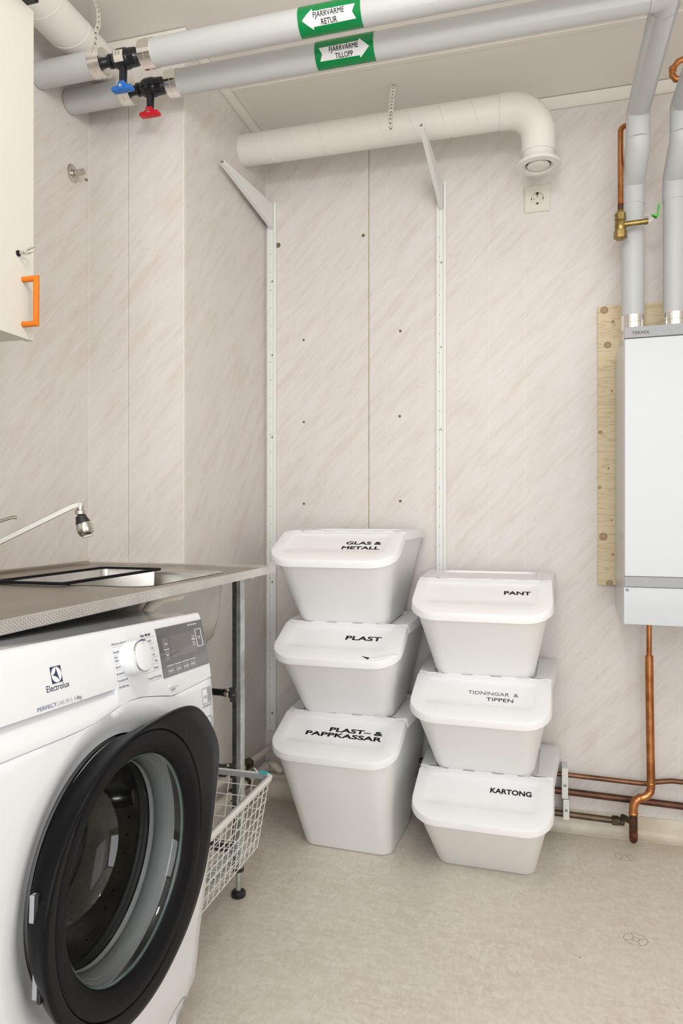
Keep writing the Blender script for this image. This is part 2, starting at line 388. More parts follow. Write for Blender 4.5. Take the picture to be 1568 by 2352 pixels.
def rr(x0, x1, y0, y1, rf, rb, k=6):
    """rounded rectangle, counter-clockwise from the front left; rf radius at y0 corners, rb at y1 corners"""
    out = []
    for (cx, cy, r, a0) in ((x0+rf, y0+rf, rf, pi), (x1-rf, y0+rf, rf, 1.5*pi), (x1-rb, y1-rb, rb, 0), (x0+rb, y1-rb, rb, .5*pi)):
        for i in range(k+1):
            a = a0+.5*pi*i/k; out.append((cx+r*cos(a), cy+r*sin(a)))
    return out
def arc(c, r, a0, a1, n, u, v):
    c, u, v = Vector(c), Vector(u), Vector(v)
    return [c+u*r*cos(a0+(a1-a0)*i/n)+v*r*sin(a0+(a1-a0)*i/n) for i in range(n+1)]

# ================================================================ SETTING
YB, XN, YJ, XL, ZC = 2.413, -.961, 1.79, -1.27, 2.40
XR, YR = 1.5, -1.6
g = .0015
PT = .008    # panel thickness proud of the wall core
def wallpanel(a, b, parent):
    return MB().box(a, b).build('wall_panel', M_WALL, parent, bevel=.0008, seg=1)
wb = struct(MB().box((XN-.4, YB+PT, 0), (XR+.1, YB+.1, ZC)).build('wall_back', M_GROOVE))
edges = [XN, -.5735, XR]
for i in range(len(edges)-1):
    wallpanel((edges[i]+(.0008 if i else 0), YB, 0), (edges[i+1]-(.0008 if i == 0 else .0002), YB+PT, ZC-.001), wb)
wl = struct(MB().box((XL-.1, YR, 0), (XL-PT, YJ+.2, ZC)).build('wall_left', M_GROOVE))
edges = [YR, -1.0, -.4, .2, .8, 1.4, YJ+PT]
for i in range(len(edges)-1): wallpanel((XL-PT, edges[i]+.0001, 0), (XL, edges[i+1]-.0001, ZC-.001), wl)
wj = struct(MB().box((XL-.1, YJ+PT, 0), (XN-PT, YB+.1, ZC)).build('wall_jut', M_GROOVE))
wallpanel((XL, YJ, 0), (-1.1397, YJ+PT, ZC-.001), wj)
wallpanel((-1.1385, YJ, 0), (XN, YJ+PT, ZC-.001), wj)
wallpanel((XN-PT, YJ+PT, 0), (XN, YB, ZC-.001), wj)
for o in wj.children[:]:
    pass
co = MB().box((XN-.0025, YJ-.0006, .07), (XN+.0006, YJ+.0025, 2.355)).build('corner_strip', M_TRIM, wj)
co = MB().box((XL, YJ-.0015, .9), (XL+.0015, YJ, 2.36)).build('corner_strip', M_TRIM, wj)
co = MB().box((XN, YB-.0015, .07), (XN+.0015, YB, 2.355)).build('corner_strip', M_TRIM, wb)
fl = struct(MB().box((XL-.1, YR-.1, -.06), (XR+.1, YB+.1, 0)).build('floor', M_FLOOR))
ce = struct(MB().box((XL-.1, YR-.1, ZC), (XR+.1, YB+.1, ZC+.05)).build('ceiling', M_CEIL))
MB().box((XL, 2.088, ZC-.0012), (XR, 2.106, ZC)).build('ceiling_batten', M_CEIL, ce)
MB().box((XL, .9, ZC-.0035), (XR, .918, ZC)).build('ceiling_batten', M_CEIL, ce, bevel=.001)
struct(MB().box((XR, YR-.1, 0), (XR+.1, YB+.1, ZC)).build('wall_right', M_WALL))
struct(MB().box((XL-.1, YR-.1, 0), (XR+.1, YR, ZC)).build('wall_rear', M_WALL))
# cornice strips (flat cream mouldings where wall meets ceiling)
def trimstrip(name, a, b, groove):
    o = struct(MB().box(a, b).build(name, M_TRIM, bevel=.0015))
    MB().box(*groove).build('edge_bead', M_TRIM, o, bevel=.0008)
    return o
trimstrip('trim_1', (XN, YB-.009, 2.357), (XR, YB, 2.398), ((XN+.012, YB-.0105, 2.361), (XR, YB-.009, 2.366)))
trimstrip('trim_2', (XN, YJ, 2.357), (XN+.009, YB-.010, 2.398), ((XN+.009, YJ, 2.361), (XN+.0105, YB-.011, 2.366)))
trimstrip('trim_3', (XL, YJ-.009, 2.357), (XN+.009, YJ, 2.398), ((XL, YJ-.0105, 2.361), (XN+.0105, YJ-.009, 2.366)))
trimstrip('trim_4', (XL, YR, 2.357), (XL+.009, YJ-.0105, 2.398), ((XL+.009, YR, 2.361), (XL+.0105, YJ-.0105, 2.366)))
# vinyl coved skirting
def cove(name, p, q, n):
    p, q, n = Vector(p), Vector(q), Vector(n); prof = [(0.0, .066), (.004, .066), (.005, .05), (.006, .024)]
    for i in range(6):
        a = pi/2*i/5; prof.append((.006+.022*(1-cos(a)), .024-.0225*sin(a)))
    prof += [(.032, .0012), (.032, 0), (0, 0)]
    rings = [[P+n*d+Vector((0, 0, z)) for d, z in prof] for P in (p, q)]
    return struct(MB().loft(rings).build(name, M_COVE, smooth=True))
cove('baseboard_back', (XN, YB, 0), (XR, YB, 0), (0, -1, 0))
cove('baseboard_jut', (XN, YJ, 0), (XN, YB-.0005, 0), (1, 0, 0))
cove('baseboard_left', (XL, YR, 0), (XL, YJ, 0), (1, 0, 0))
# plugged screw holes and the open yellowed joint on the back wall
for (x, z, r) in ((-.594, 2.014, .0055), (-.816, 1.659, .004), (-.461, 1.667, .0045), (-.815, 1.362, .0042), (-.463, 1.37, .0045), (-.815, 1.066, .0042), (-.461, 1.074, .0045), (-.914, 2.012, .009), (-.018, 2.03, .002)):
    MB().lathe([(r, -.0001), (r, .0012), (r*.7, .0016), (r*.6, .0006)], (x, YB, z), (0, -1, 0), 16).build('hole_plug', M_HOLE, wb, smooth=True)
for a, b_ in (((-.5745, YB-.0004, 1.45), (-.5728, YB+.004, 2.13)), ((-.5747, YB-.0004, .97), (-.573, YB+.004, 1.12)), ((-.5744, YB-.0004, 1.25), (-.5733, YB+.004, 1.33))): MB().box(a, b_).build('open_joint', M_STAIN, wb)
# welded round repair marks in the vinyl
for (x, y, r, a) in ((.252, 2.262, .0265, .3), (.229, 1.831, .026, -.2)):
    c = (x, y, .0002)
    MB().tube([Vector(c)+Vector((r*1.05*cos(t*2*pi/24), r*.95*sin(t*2*pi/24), 0)) for t in range(25)], .0007, 5).build('repair_mark', M_FLOORMARK, fl)
    MB().tube([Vector(c)+Vector((.009*cos(t*2*pi/6+a), .009*sin(t*2*pi/6+a), 0)) for t in range(7)], .0008, 5).build('repair_mark', M_FLOORMARK, fl)
    for k in range(4):
        t = a+k*pi/2+pi/6; MB().tube([Vector(c)+Vector((.009*cos(t), .009*sin(t), 0)), Vector(c)+Vector((r*cos(t), r*sin(t), 0))], .0008, 5).build('repair_mark', M_FLOORMARK, fl)

# ================================================================ BINS
AL = radians(23.4); CA, SA = cos(AL), sin(AL)
def fpt(x, s, n, h):      # point on the sloping front flap: s down the slope, n outward normal
    return (x, -s*CA-n*SA, h-s*SA+n*CA)
def hinge_tabs(root, h):
    for x0, x1 in ((-.165, -.135), (-.105, -.062), (-.030, .02), (.052, .092), (.125, .155)):
        MB().box((x0, -.003, h-.004), (x1, .0045, h+.0002)).build('hinge_lug', M_BINLID, root)
def tz(p, k=.050):      # bins widen a little towards the back
    x, y = p; return (x*(1+k*max(0, y)/.31+ .0), y)
def make_bin(label, cx, z, rz, h):
    t = thing('recycling_bin', label, 'bin', (cx, 2.070, z), (0, 0, radians(rz)), 'white stacking recycling bins')
    bo = rr(-.139, .139, .004, .268, .036, .026); to = [tz(p, .125) for p in rr(-.182, .182, -.168, .300, .070, .022)]; bo = [tz(p, .03) for p in bo]
    def mids(o, ys):       # extra points on the two long sides so that the rim can break at the hinge
        r_, l_ = [(o[13][0]+(o[14][0]-o[13][0])*(y-o[13][1])/(o[14][1]-o[13][1]), y) for y in ys], [(o[27][0]+(o[0][0]-o[27][0])*(y-o[27][1])/(o[0][1]-o[27][1]), y) for y in ys[::-1]]
        return o[:14]+r_+o[14:]+l_
    to = mids(to, (-.006, .004)); bo = mids(bo, (.110, .116))
    rings = []
    for k in (0, .012, .03, .15, .3, .45, .6, .75, .88, 1):
        ins = .004 if k == 0 else 0
        ring = []
        for (bx, by), (tx, ty) in zip(bo, to):
            zt = h-.012 + (min(0, ty))*SA/CA*1.0 - (.006 if ty < 0 else 0)
            f = k
            x = bx*(1-f)+tx*f; y = by*(1-f)+ty*f; zz = zt*f
            if ins: x *= .975; y = .13+(y-.13)*.97
            ring.append((x, y, zz))
        rings.append(ring)
    MB().loft(rings, True, True).build('container', M_BIN, t, smooth=True, ang=50)
    # rear fixed lid
    o0 = [tz(p, .085) for p in rr(-.193, .193, .002, .314, .010, .032)]; def_ = lambda ins: [tz(p, .085) for p in rr(-.193+ins, .193-ins, .002+ins, .314-ins, max(.006, .010-ins*.2), max(.012, .032-ins*.6))]
    ri = [[(x, y, h-.026) for x, y in o0], [(x*.985, .002+(y-.002)*.985+.002, h-.005) for x, y in o0],
          [(x, y, h-.0012) for x, y in def_(.005)], [(x, y, h) for x, y in def_(.008)],
          [(x, y, h) for x, y in rr(-.1475, .1475, .0025, .279, .03, .03)], [(x, y, h-.006) for x, y in rr(-.1455, .1455, .0032, .277, .03, .028)],
          [(x, y, h-.006) for x, y in rr(-.10, .10, .06, .21, .02, .03)]]
    MB().loft(ri, True, True).build('lid', M_BINLID, t, smooth=True, ang=35)
    # front flap
    L = .198
    def fo(ins, rad=.078): return rr(-.193+ins, .193-ins, -L+ins, -.001-ins*.3, max(.02, rad-ins), .012)
    rg = [[fpt(x*1.002, -y+.001, -.022, h) for x, y in fo(0)], [fpt(x, -y, -.005, h) for x, y in fo(.0015)], [fpt(x, -y, -.0012, h) for x, y in fo(.004)],
          [fpt(x, -y, 0, h) for x, y in fo(.008)],
          [fpt(x, -y, 0, h) for x, y in rr(-.156, .152, -.140, -.024, .022, .012)], [fpt(x, -y, -.0010, h) for x, y in rr(-.153, .149, -.137, -.027, .020, .010)],
          [fpt(x, -y, -.0026, h) for x, y in rr(-.149, .145, -.133, -.031, .017, .008)], [fpt(x, -y, -.0028, h) for x, y in rr(-.10, .10, -.11, -.05, .012, .008)]]
    fp = MB().loft(rg, True, True).build('flap', M_BINLID, t, smooth=True, ang=35)
    hinge_tabs(t, h)
    for x in (-.128, -.115, .098, .112):
        q = fpt(x, .176, -.022, h); MB().tube([(q[0], q[1]+.006, q[2]+.004), (q[0], q[1]+.012, q[2]-.006), (q[0], q[1]+.016, q[2]-.009)], [.0028, .0028, .001], 8).build('clip_tooth', M_BINLID, t, smooth=True)
    return t, fp
def btext(t, s, x, sb, h, hgt, wid, m=M_INK, bold=.0008, shear=0.):
    """baseline at slope distance sb, starts at x, cap height hgt, total width wid"""
    M = basis((1, 0, 0), (0, CA, SA), (0, -SA, CA), fpt(x, sb, -.0024, h))
    o = text(s, hgt/.70, 'lettering', m, t, Matrix.Identity(4), bold=bold, shear=shear)
    xs = [v.co.x for v in o.data.vertices]; k = wid/(max(xs)-min(xs)); x0 = min(xs)
    o.data.transform(M @ Matrix.Diagonal((k, 1, 1, 1)) @ Matrix.Translation((-x0, 0, 0)))
    o.parent = None; o.parent = t
h37, h60 = .284, .420
b, f = make_bin('white lidded bin marked PANT, top of the right stack', -.150, .558, 0, h37)
btext(b, 'PANT', .060, .081, h37, .0180, .072)
b, f = make_bin('white lidded bin with thin handwriting TIDNINGAR & TIPPEN, middle of the right stack', -.152, .279, -1.8, h37)
btext(b, 'TIDNINGAR  &', -.034, .086, h37, .015, .137, M_PEN, 0); btext(b, 'TIPPEN', .018, .111, h37, .015, .073, M_PEN, .0001)
b, f = make_bin('white lidded bin marked KARTONG standing on the floor', -.147, 0, -1.8, h37)
btext(b, 'KARTONG', .021, .074, h37, .0175, .112)
b, f = make_bin('white lidded bin marked GLAS & METALL, top of the left stack', -.572, .694, 1.0, h37)
btext(b, 'GLAS &', .027, .087, h37, .0185, .106); btext(b, 'METALL', .021, .118, h37, .0180, .112)
b, f = make_bin('white bin marked PLAST with a cracked lid corner, middle of the left stack', -.563, .415, 0.3, h37)
btext(b, 'PLAST', .018, .089, h37, .0205, .107)
m = MB(); q = [fpt(.086, .171, .0004, h37), fpt(.108, .186, .0004, h37), fpt(.110, .176, .0004, h37)]
m.prism(q, (0, 0, .0003)).build('crack_hole', M_DARK, b)
MB().tube([fpt(.109, .178, 0, h37), fpt(.125, .172, .0002, h37), fpt(.138, .171, .0002, h37), fpt(.148, .163, .0002, h37), fpt(.160, .162, .0002, h37), fpt(.172, .152, .0002, h37), fpt(.186, .153, 0, h37)], .0006, 5).build('crack_line', M_PALETXT, b)
b, f = make_bin('tall white bin marked PLAST- & PAPPKASSAR, bottom of the left stack', -.565, 0, -2.6, h60)
btext(b, 'PLAST– &', -.028, .080, h60, .0165, .163); btext(b, 'PAPPKASSAR', -.096, .1035, h60, .0165, .233)

# ================================================================ WASHING MACHINE
WM = thing('washing_machine', 'white front-loading washing machine with a big black door under the steel worktop', 'washing machine', (-.612, 1.164, -.003), (radians(-2.756), 0, 0))
PR = [(.0, -.055), (.03, -.050), (.12, -.020), (.155, -.004), (.185, .007), (.20, .010), (.27, .0145), (.33, .022), (.39, .028), (.45, .032), (.60, .033), (.66, .0325), (.70, .030), (.73, .026), (.76, .020), (.80, .0115), (.843, .0005), (.852, -.006)]
def pd(h):
    for (a, da), (b_, db) in zip(PR, PR[1:]):
        if h <= b_: 
            t = max(0, (h-a)/(b_-a)); return da+(db-da)*t
    return PR[-1][1]
def wp(s, h, off=0.): return (pd(h)+off, -s, h)
def htop(s): return .7283+.015*math.exp(-((s-.262)/.075)**2)-.004*math.exp(-((s-.14)/.03)**2)+.004*max(0, 1-s/.08)
SC0, HC0 = .298, .52
# cabinet carcass: an open-fronted shell so that the drum shows through the door
def sidewall(s):
    hs = [.018, .03, .12, .155, .185, .27, .39, .45, .60, .70, .76, .80, .838]
    return [(-.548, -s, hs[0])] + [(pd(h)-.006, -s, h) for h in hs] + [(-.548, -s, .838)]
MB().box((-.56, -.60, .018), (-.548, 0, .838)).build('back_panel', M_ENAMEL, WM)
MB().prism(sidewall(.002), (0, -.004, 0)).build('side_panel', M_ENAMEL, WM)
MB().prism(sidewall(.594), (0, -.004, 0)).build('side_panel', M_ENAMEL, WM)
MB().box((-.548, -.594, .018), (-.05, -.006, .024)).build('base_panel', M_ENAMEL, WM)
# worktop board of the machine
MB().box((-.565, -.60, .838), (-.013, 0, .8482)).build('top_board', M_TOPBD, WM, bevel=.002, seg=3)
# front body panel with the round opening
m = MB(); A = []
N_ = 96
for i in range(N_): A.append(2*pi*i/N_)
for cs, ch in ((.0, .02), (.6, .02), (.6, .728), (0., .732)): A.append(atan2(ch-HC0, SC0-cs) % (2*pi))
A = sorted(set(round(a, 5) for a in A))
def border(a):
    cx, cz = cos(a), sin(a); best = 9
    for k in range(200, 1200):
        r = k*.0005+.08
        s, h = SC0-r*cx, HC0+r*cz
        if s < 0 or s > .6 or h < .02 or h > htop(min(.6, max(0, s))): return r-.0003
    return .5
Bd = [border(a) for a in A]
rings = []
def bd(r, s, h):
    base = pd(h)
    if r < .222:
        t = (r-.178)/(.222-.178); t = max(0, min(1, t)); t = t*t*(3-2*t); return (.014)*(1-t)+base*t
    return base
for q in (0, .06, .12, .2, .3, .42, .55, .7, .85, .97, 1.0):
    ring = []
    for a, R in zip(A, Bd):
        r = .178+(R-.178)*q if q > .0 else .178
        # keep a few rings close to the opening
        if q <= .3: r = .178+.044*(q/.3)+(0 if R > .222 else (R-.222)*(q/.3))
        else: r = min(.222, R)+(R-min(.222, R))*((q-.3)/.7)
        s, h = SC0-r*cos(a), HC0+r*sin(a); d = bd(r, s, h)
        if q == 1.0: d -= .004
        ring.append((d, -s, h))
    rings.append(ring)
rings.insert(0, [(-.02, y, z) for x, y, z in rings[0]])
m.loft(rings, False, False).build('front_panel', M_ENAMEL2, WM, smooth=True, ang=60)
# control panel
m = MB(); S = [0, .0015, .004, .03, .06, .09, .12, .15, .18, .21, .24, .27, .2995]
def strip(m, S, h0, h1, off=0., nh=8, hb=None):
    rings = []
    for s in S:
        hb_ = (htop(s)+.0008) if hb is None else hb
        col = [(pd(hb_)-(.012 if h1 > .84 else .019), -s, hb_)]
        off0 = off
        for k in range(nh+1):
            h = hb_+(h1-hb_)*k/nh; off = off0 if not callable(off0) else off0(k/nh); e = .003 if k in (0, nh) else 0
            es = .004 if s in (S[0],) and off0 == 0 else 0
            col.append((pd(h)-e*.3-es+off, -s, h))
        if h1 > .84: col += [(pd(h1)-.0025+off, -s, h1+.0025), (pd(h1)-.006+off, -s, h1+.004), (-.0115, -s, h1+.004), (-.0125, -s, hb_)]
        else: col += [(pd(h1)-.020, -s, h1), (pd(h1)-.021, -s, h1-.001), (pd(h1)-.021, -s, hb_+.001), (pd(hb_)-.020, -s, hb_)]
        off = off0
        rings.append(col)
    m.loft(rings, True, True); return m
strip(MB(), S, 0, .8455).build('control_panel', M_ENAMEL2, WM, smooth=True, ang=30)
S2 = [.3005, .33, .36, .39, .42, .45, .48, .51, .54, .57, .60]
strip(MB(), S2, 0, .7655, off=lambda q: -.011*q*q).build('drawer_recess', M_ENAMEL2, WM, smooth=True, ang=30)
strip(MB(), S2, 0, .8455, off=.0006, hb=.767).build('detergent_drawer', M_ENAMEL2, WM, smooth=True, ang=30)
MB().box((-.04, -.3006, .767), (pd(.80)+.0002, -.3000, .80)).build('panel_joint', M_PALETXT, WM)
def patch(s0, s1, h0, h1, off, name, m, parent, k=6):
    r = []
    for i in range(k+1):
        h = h0+(h1-h0)*i/k; r.append([(pd(h)+off, -s0, h), (pd(h)+off, -s1, h), (pd(h)+off-.002, -s1, h), (pd(h)+off-.002, -s0, h)])
    return MB().loft(r).build(name, m, parent)
dsp = patch(.168, .0035, .758, .838, .0011, 'display', M_DISPLAY, WM)
patch(.132, .042, .786, .822, .0015, 'screen', mat('dim_display_glass', (.12, .115, .12), .06, coat=1.), dsp)
for (h0, h1) in ((.803, .821), (.784, .801)): patch(.155, .138, h0, h1, .0016, 'touch_field', M_DISPLAY2, dsp)
patch(.155, .138, .8017, .8026, .0019, 'print_line', M_WHITE, dsp, 1)
for s0 in (.153, .127, .101, .075):
    patch(s0, s0-.022, .7748, .7757, .0017, 'print_line', M_WHITE, dsp, 1); patch(s0, s0-.022, .761, .7735, .0015, 'touch_field', M_DISPLAY2, dsp, 1)
for a in ((.038, .0372, .793, .823), (.0165, .0157, .793, .823), (.038, .0157, .7925, .7933), (.038, .0157, .8226, .8234)): patch(*a, .0019, 'print_line', M_WHITE, dsp, 1)
patch(.056, .043, .8063, .807, .0019, 'print_line', M_WHITE, dsp, 1)
def ptext(s, s0, h, hgt, wid, m, parent=WM, bold=0., off=.0006, name='lettering'):
    dh = .004; tx, tz = pd(h+dh)-pd(h-dh), 2*dh; l = hypot(tx, tz); tx /= l; tz /= l
    M = basis((0, 1, 0), (tx, 0, tz), (tz, 0, -tx), (pd(h)+off, -s0, h))
    o = text(s, hgt/.70, name, m, parent, Matrix.Identity(4), bold=bold, thick=.0001)
    xs = [v.co.x for v in o.data.vertices]; k = wid/(max(xs)-min(xs)); x0 = min(xs)
    o.data.transform(M @ Matrix.Diagonal((k, 1, 1, 1)) @ Matrix.Translation((-x0, 0, 0)))
    return o
pt_ = WM
for s, s0, h, w_ in (('MixCare 69 min', .294, .8275, .038), ('Snabb 14 min', .294, .8160, .034), ('Anti', .294, .8085, .009), ('Allergi', .294, .8035, .017), ('Sportkläder', .294, .7945, .026), ('Kashmir', .294, .7845, .019), ('FreshScent', .294, .7745, .026), ('Sköljning', .294, .7655, .025)):
    ptext(s, s0, h, .0036, w_, M_GREYTXT, bold=.0)
for h in (.8245, .8130, .8005, .7915, .7815, .7715): patch(.294, .268, h, h+.0004, .0004, 'guide_line', M_PALETXT, WM, 1)
for s, s0, h, w_ in (('Eco 40-60', .214, .8305, .028), ('Bomull', .203, .8205, .016), ('Syntet', .198, .809, .014), ('Fintvätt', .201, .7985, .018), ('Ylle', .187, .788, .009), ('Täcken', .193, .7775, .015), ('Centrif./Tömning', .214, .7635, .040)):
    ptext(s, s0, h, .0036, w_, M_NAVY if s[0] == 'E' else M_GREYTXT, bold=.0001 if s[0] == 'E' else 0)
for h in (.8275, .8175, .806, .7955, .785, .7745, .7605): patch(.218, .174, h, h+.0004, .0004, 'guide_line', M_PALETXT, WM, 1)
for s, s0, h, w_, g_ in (('Temp.', .151, .810, .010, .003), ('Spin', .150, .792, .008, .003), ('Prewash', .151, .7655, .014, .003), ('Stains', .124, .7655, .013, .003), ('Extra Rinse', .099, .7655, .018, .003), ('Soft Plus', .073, .7655, .014, .003), ('Time', .054, .8115, .009, .003), ('Manager', .055, .8078, .011, .0025), ('Delay', .054, .801, .008, .003), ('Start', .054, .797, .008, .003), ('SensiCare System', .062, .832, .034, .0032)):
    ptext(s, s0, h, g_, w_, M_WHITE, dsp, off=.0019)
ptext('▷||', .032, .806, .005, .008, M_WHITE, dsp, off=.0019)
ptext('Electrolux', .447, .7895, .0082, .045, M_NAVY, bold=.0001)
ptext('PERFECT', .468, .7705, .0048, .036, mat('blue_grey_print', (.14, .17, .32), .5)); ptext('CARE 700', .431, .7705, .0048, .025, M_PALETXT); ptext('|  1-8kg', .402, .7700, .005, .021, M_GREYTXT)
# square emblem: dark square, white disc, dark three-pointed figure
def lp(u, v, off):   # emblem plane, centre at s=.4235,h=.8085, half size .0102
    h = .8085+v; return wp(.4245-u, h, off)
q = .0105
MB().prism([lp(-q, -q, .0008), lp(q, -q, .0008), lp(q, q, .0008), lp(-q, q, .0008)], (.0001, 0, 0)).build('emblem', M_NAVY, WM)
MB().prism([lp(q*.93*cos(2*pi*i/32), q*.93*sin(2*pi*i/32), .0010) for i in range(32)], (.0001, 0, 0)).build('emblem_disc', M_WHITE, WM)
star = []
C3 = [radians(a) for a in (90, 180, -62)]
ptsq = [(q*.97*cos(a), q*.97*sin(a)) for a in C3]
for k in range(3):
    p0, p1 = ptsq[k], ptsq[(k+1) % 3]
    cpt = (-.0002, .0002) if k < 2 else (.0022, 0.001)
    for i in range(8):
        t = i/8; star.append(((1-t)**2*p0[0]+2*t*(1-t)*cpt[0]+t*t*p1[0], (1-t)**2*p0[1]+2*t*(1-t)*cpt[1]+t*t*p1[1]))
MB().prism([lp(u, v, .0012) for u, v in star], (.0001, 0, 0)).build('emblem_figure', M_NAVY, WM)
# knob
kb = (pd(.804), -.2575, .804); nx = Vector((1, 0, .22)).normalized()
kn = MB().lathe([(.0255, 0), (.0258, .003), (.0247, .0245), (.0240, .026)], kb, nx, 48).build('programme_knob', M_ENAMEL2, WM, smooth=True, ang=35)
MB().lathe([(.0246, .024), (.0250, .0255), (.0246, .0275), (.0228, .0278)], kb, nx, 48).build('chrome_ring', M_CHROME, kn, smooth=True, label='chrome ring')
MB().lathe([(.0226, .026), (.0226, .0282), (.0215, .0286)], kb, nx, 48).build('knob_face', M_ENAMEL2, kn, smooth=True)
MB().box((-.0012, -.001, .0), (.0012, .001, .006), basis((0, 1, 0), (.0, 0, 1), (1, 0, 0), Vector(kb)+nx*.022+Vector((0, 0, .0245)))).build('pointer_mark', M_NAVY, kn)
patch(.156, .124, .7415, .7465, .0022, 'power_button', M_ENAMEL2, WM, 2); ptext('On/Off', .150, .7345, .0036, .013, M_GREYTXT)
st = patch(.046, .010, .690, .718, .0012, 'energy_label', M_PALETXT, WM, 2)
patch(.044, .029, .692, .716, .0016, 'label_field', M_WHITE, st, 2); ptext('ECO', .041, .700, .005, .010, M_GREYTXT, st, off=.0018)
patch(.026, .012, .692, .716, .0016, 'label_field', M_UNITB, st, 2)
ptext('INVERTER', .044, .684, .003, .032, M_GREYTXT, WM, off=.001)
MB().tube([wp(.022+.011*cos(2*pi*i/24), .655+.011*sin(2*pi*i/24), .0006) for i in range(25)], .0005, 5).build('round_mark', M_GREYTXT, WM)
# pump filter cover low on the right
m = MB(); pth = []
for i in range(13):
    a = pi*i/12; pth.append(wp(.042+.030*cos(a), .135+.032*sin(a), .0006))
pth = [wp(.072, .03, .0005)] + pth[::-1][:0] + [wp(.072, .10, .0006)] + pth + [wp(.012, .03, .0005)]
pth = [wp(.072, .03, .0006)] + [wp(.042+.030*cos(pi*i/12), .135+.032*sin(pi*i/12), .0006) for i in range(13)][::1] + [wp(.012, .03, .0006)]
MB().tube(pth, .0008, 6).build('filter_cover_joint', M_UNITB, WM)
MB().box((pd(.135)-.002, -.060, .120), (pd(.135)+.003, -.040, .140)).build('filter_latch', M_ENAMEL, WM, bevel=.001)
# ---- door
RA = [(-180, .208), (-150, .208), (-120, .210), (-90, .211), (-61, .213), (-44, .219), (-27, .225), (-12, .228), (-1, .234), (9, .246), (16, .260), (21, .270), (27, .268), (34, .262), (42, .256), (50, .249), (57, .236), (67, .216), (78, .201), (90, .193), (105, .190), (120, .190), (140, .196), (160, .204), (180, .208)]
def RO(a):
    d = math.degrees(a) % 360
    if d > 180: d -= 360
    for (a0, r0), (a1, r1) in zip(RA, RA[1:]):
        if d <= a1:
            t = (d-a0)/(a1-a0); t = t*t*(3-2*t) if False else t; return r0+(r1-r0)*t
    return .208
ROs = []
NA = 144
raw = [RO(2*pi*i/NA) for i in range(NA)]
for _ in range(3): raw = [(raw[i-1]+2*raw[i]+raw[(i+1) % NA])/4 for i in range(NA)]
def dring(fr, x, off=0.):
    out = []
    for i in range(NA):
        a = 2*pi*i/NA; r = fr(raw[i]); out.append((x if not callable(x) else x(raw[i], a), -(SC0-r*cos(a)), HC0+r*sin(a)))
    return out
door = MB().loft([dring(lambda R: .176, .018), dring(lambda R: min(R, .205)-.016, .030), dring(lambda R: R-.012, .040), dring(lambda R: R-.003, .056), dring(lambda R: R, .0640), dring(lambda R: R-.0004, .0662), dring(lambda R: R-.0022, .0675),
                  dring(lambda R: .6*R+.4*.187, .0675), dring(lambda R: .1875, .0660), dring(lambda R: .186, .0630), dring(lambda R: .17, .060), dring(lambda R: .17, .02)], False, False).build('door', M_DOORBLK, WM, smooth=True, ang=50)
def crings(lst): return [[(x, -(SC0-r*cos(2*pi*i/NA)), HC0+r*sin(2*pi*i/NA)) for i in range(NA)] for r, x in lst]
MB().loft(crings([(.184, .058), (.1855, .0645), (.183, .0655), (.170, .0640), (.158, .0585), (.1525, .0535), (.1515, .046)]), False, False).build('inner_ring', M_DOORBLK2, door, smooth=True, ang=60)
MB().loft(crings([(.1535, .050), (.1515, .0525), (.148, .050), (.143, .040), (.139, .010), (.135, -.030), (.125, -.062), (.105, -.080), (.07, -.088), (.03, -.090), (.0005, -.090)]), False, False).build('window_bowl', M_GLASS, door, smooth=True, ang=80)
MB().loft(crings([(.1545, .0485), (.1538, .0498), (.1512, .0492), (.1508, .046)]), False, False).build('window_rim', mat('teal_tinted_glass_edge', (.16, .25, .25), .12, coat=.5), door, smooth=True)
MB().loft(crings([(.176, .022), (.168, .028), (.162, .016), (.163, .0), (.170, -.008)]), False, False).build('door_seal', M_RUBBER, WM, smooth=True, ang=80)
MB().loft(crings([(.170, -.008), (.180, -.012), (.186, -.022), (.182, -.032), (.176, -.036), (.178, -.042)]), False, False).build('seal_bellows', M_DARK, WM, smooth=True, ang=80)
dr = MB().loft(crings([(.176, -.040), (.200, -.042), (.230, -.052), (.236, -.065), (.236, -.40), (.20, -.42), (.0005, -.43)]), False, False).build('drum', M_DRUM, WM, smooth=True, ang=60)
for k in range(3):
    a0 = radians(8+120*k); rg = []
    for x, w2, hh in ((-.075, .02, .018), (-.11, .034, .05), (-.25, .038, .062), (-.36, .034, .05), (-.40, .02, .02)):
        ring = []
        for j in range(9):
            t = -1+2*j/8; ang = a0+t*w2/.236; r = .236-hh*cos(t*pi/2)**.7*1.0
            ring.append((x, -(SC0-r*cos(ang)), HC0+r*sin(ang)))
        rg.append(ring)
    MB().loft(rg, True, True).build('drum_paddle', M_DRUM, WM, smooth=True, ang=60)
m = MB()
for a in range(0, 360, 9):
    for x in (-.09, -.13, -.17, -.21, -.25, -.29, -.33, -.37):
        t = radians(a+(4.5 if int(x*100) % 8 else 0)); c = (x, -(SC0-.2352*cos(t)), HC0+.2352*sin(t)); nn = (0, -cos(t), -sin(t))
        m.lathe([(.0024, 0), (.0020, .0004)], c, nn, 6)
m.build('drum_hole', M_DARK, WM)['kind'] = 'stuff'
for hh, lab in ((.547, 0), (.455, 1)):
    a = pi-math.asin((hh-HC0)/.193); r = .1955; y = -(SC0-r*cos(a)); z = HC0+r*sin(a)
    hg = MB().box((.036, y-.003, z-.015), (.043, y+.006, z+.017)).build('hinge', mat('grey_hinge', (.35, .36, .39), .35) if not lab else bpy.data.materials['grey_hinge'], WM, bevel=.0012)
    MB().box((.0425, y-.0027, z-.019), (.048, y+.006, z+.019)).build('hinge_pocket', M_DARK, hg, bevel=.001)
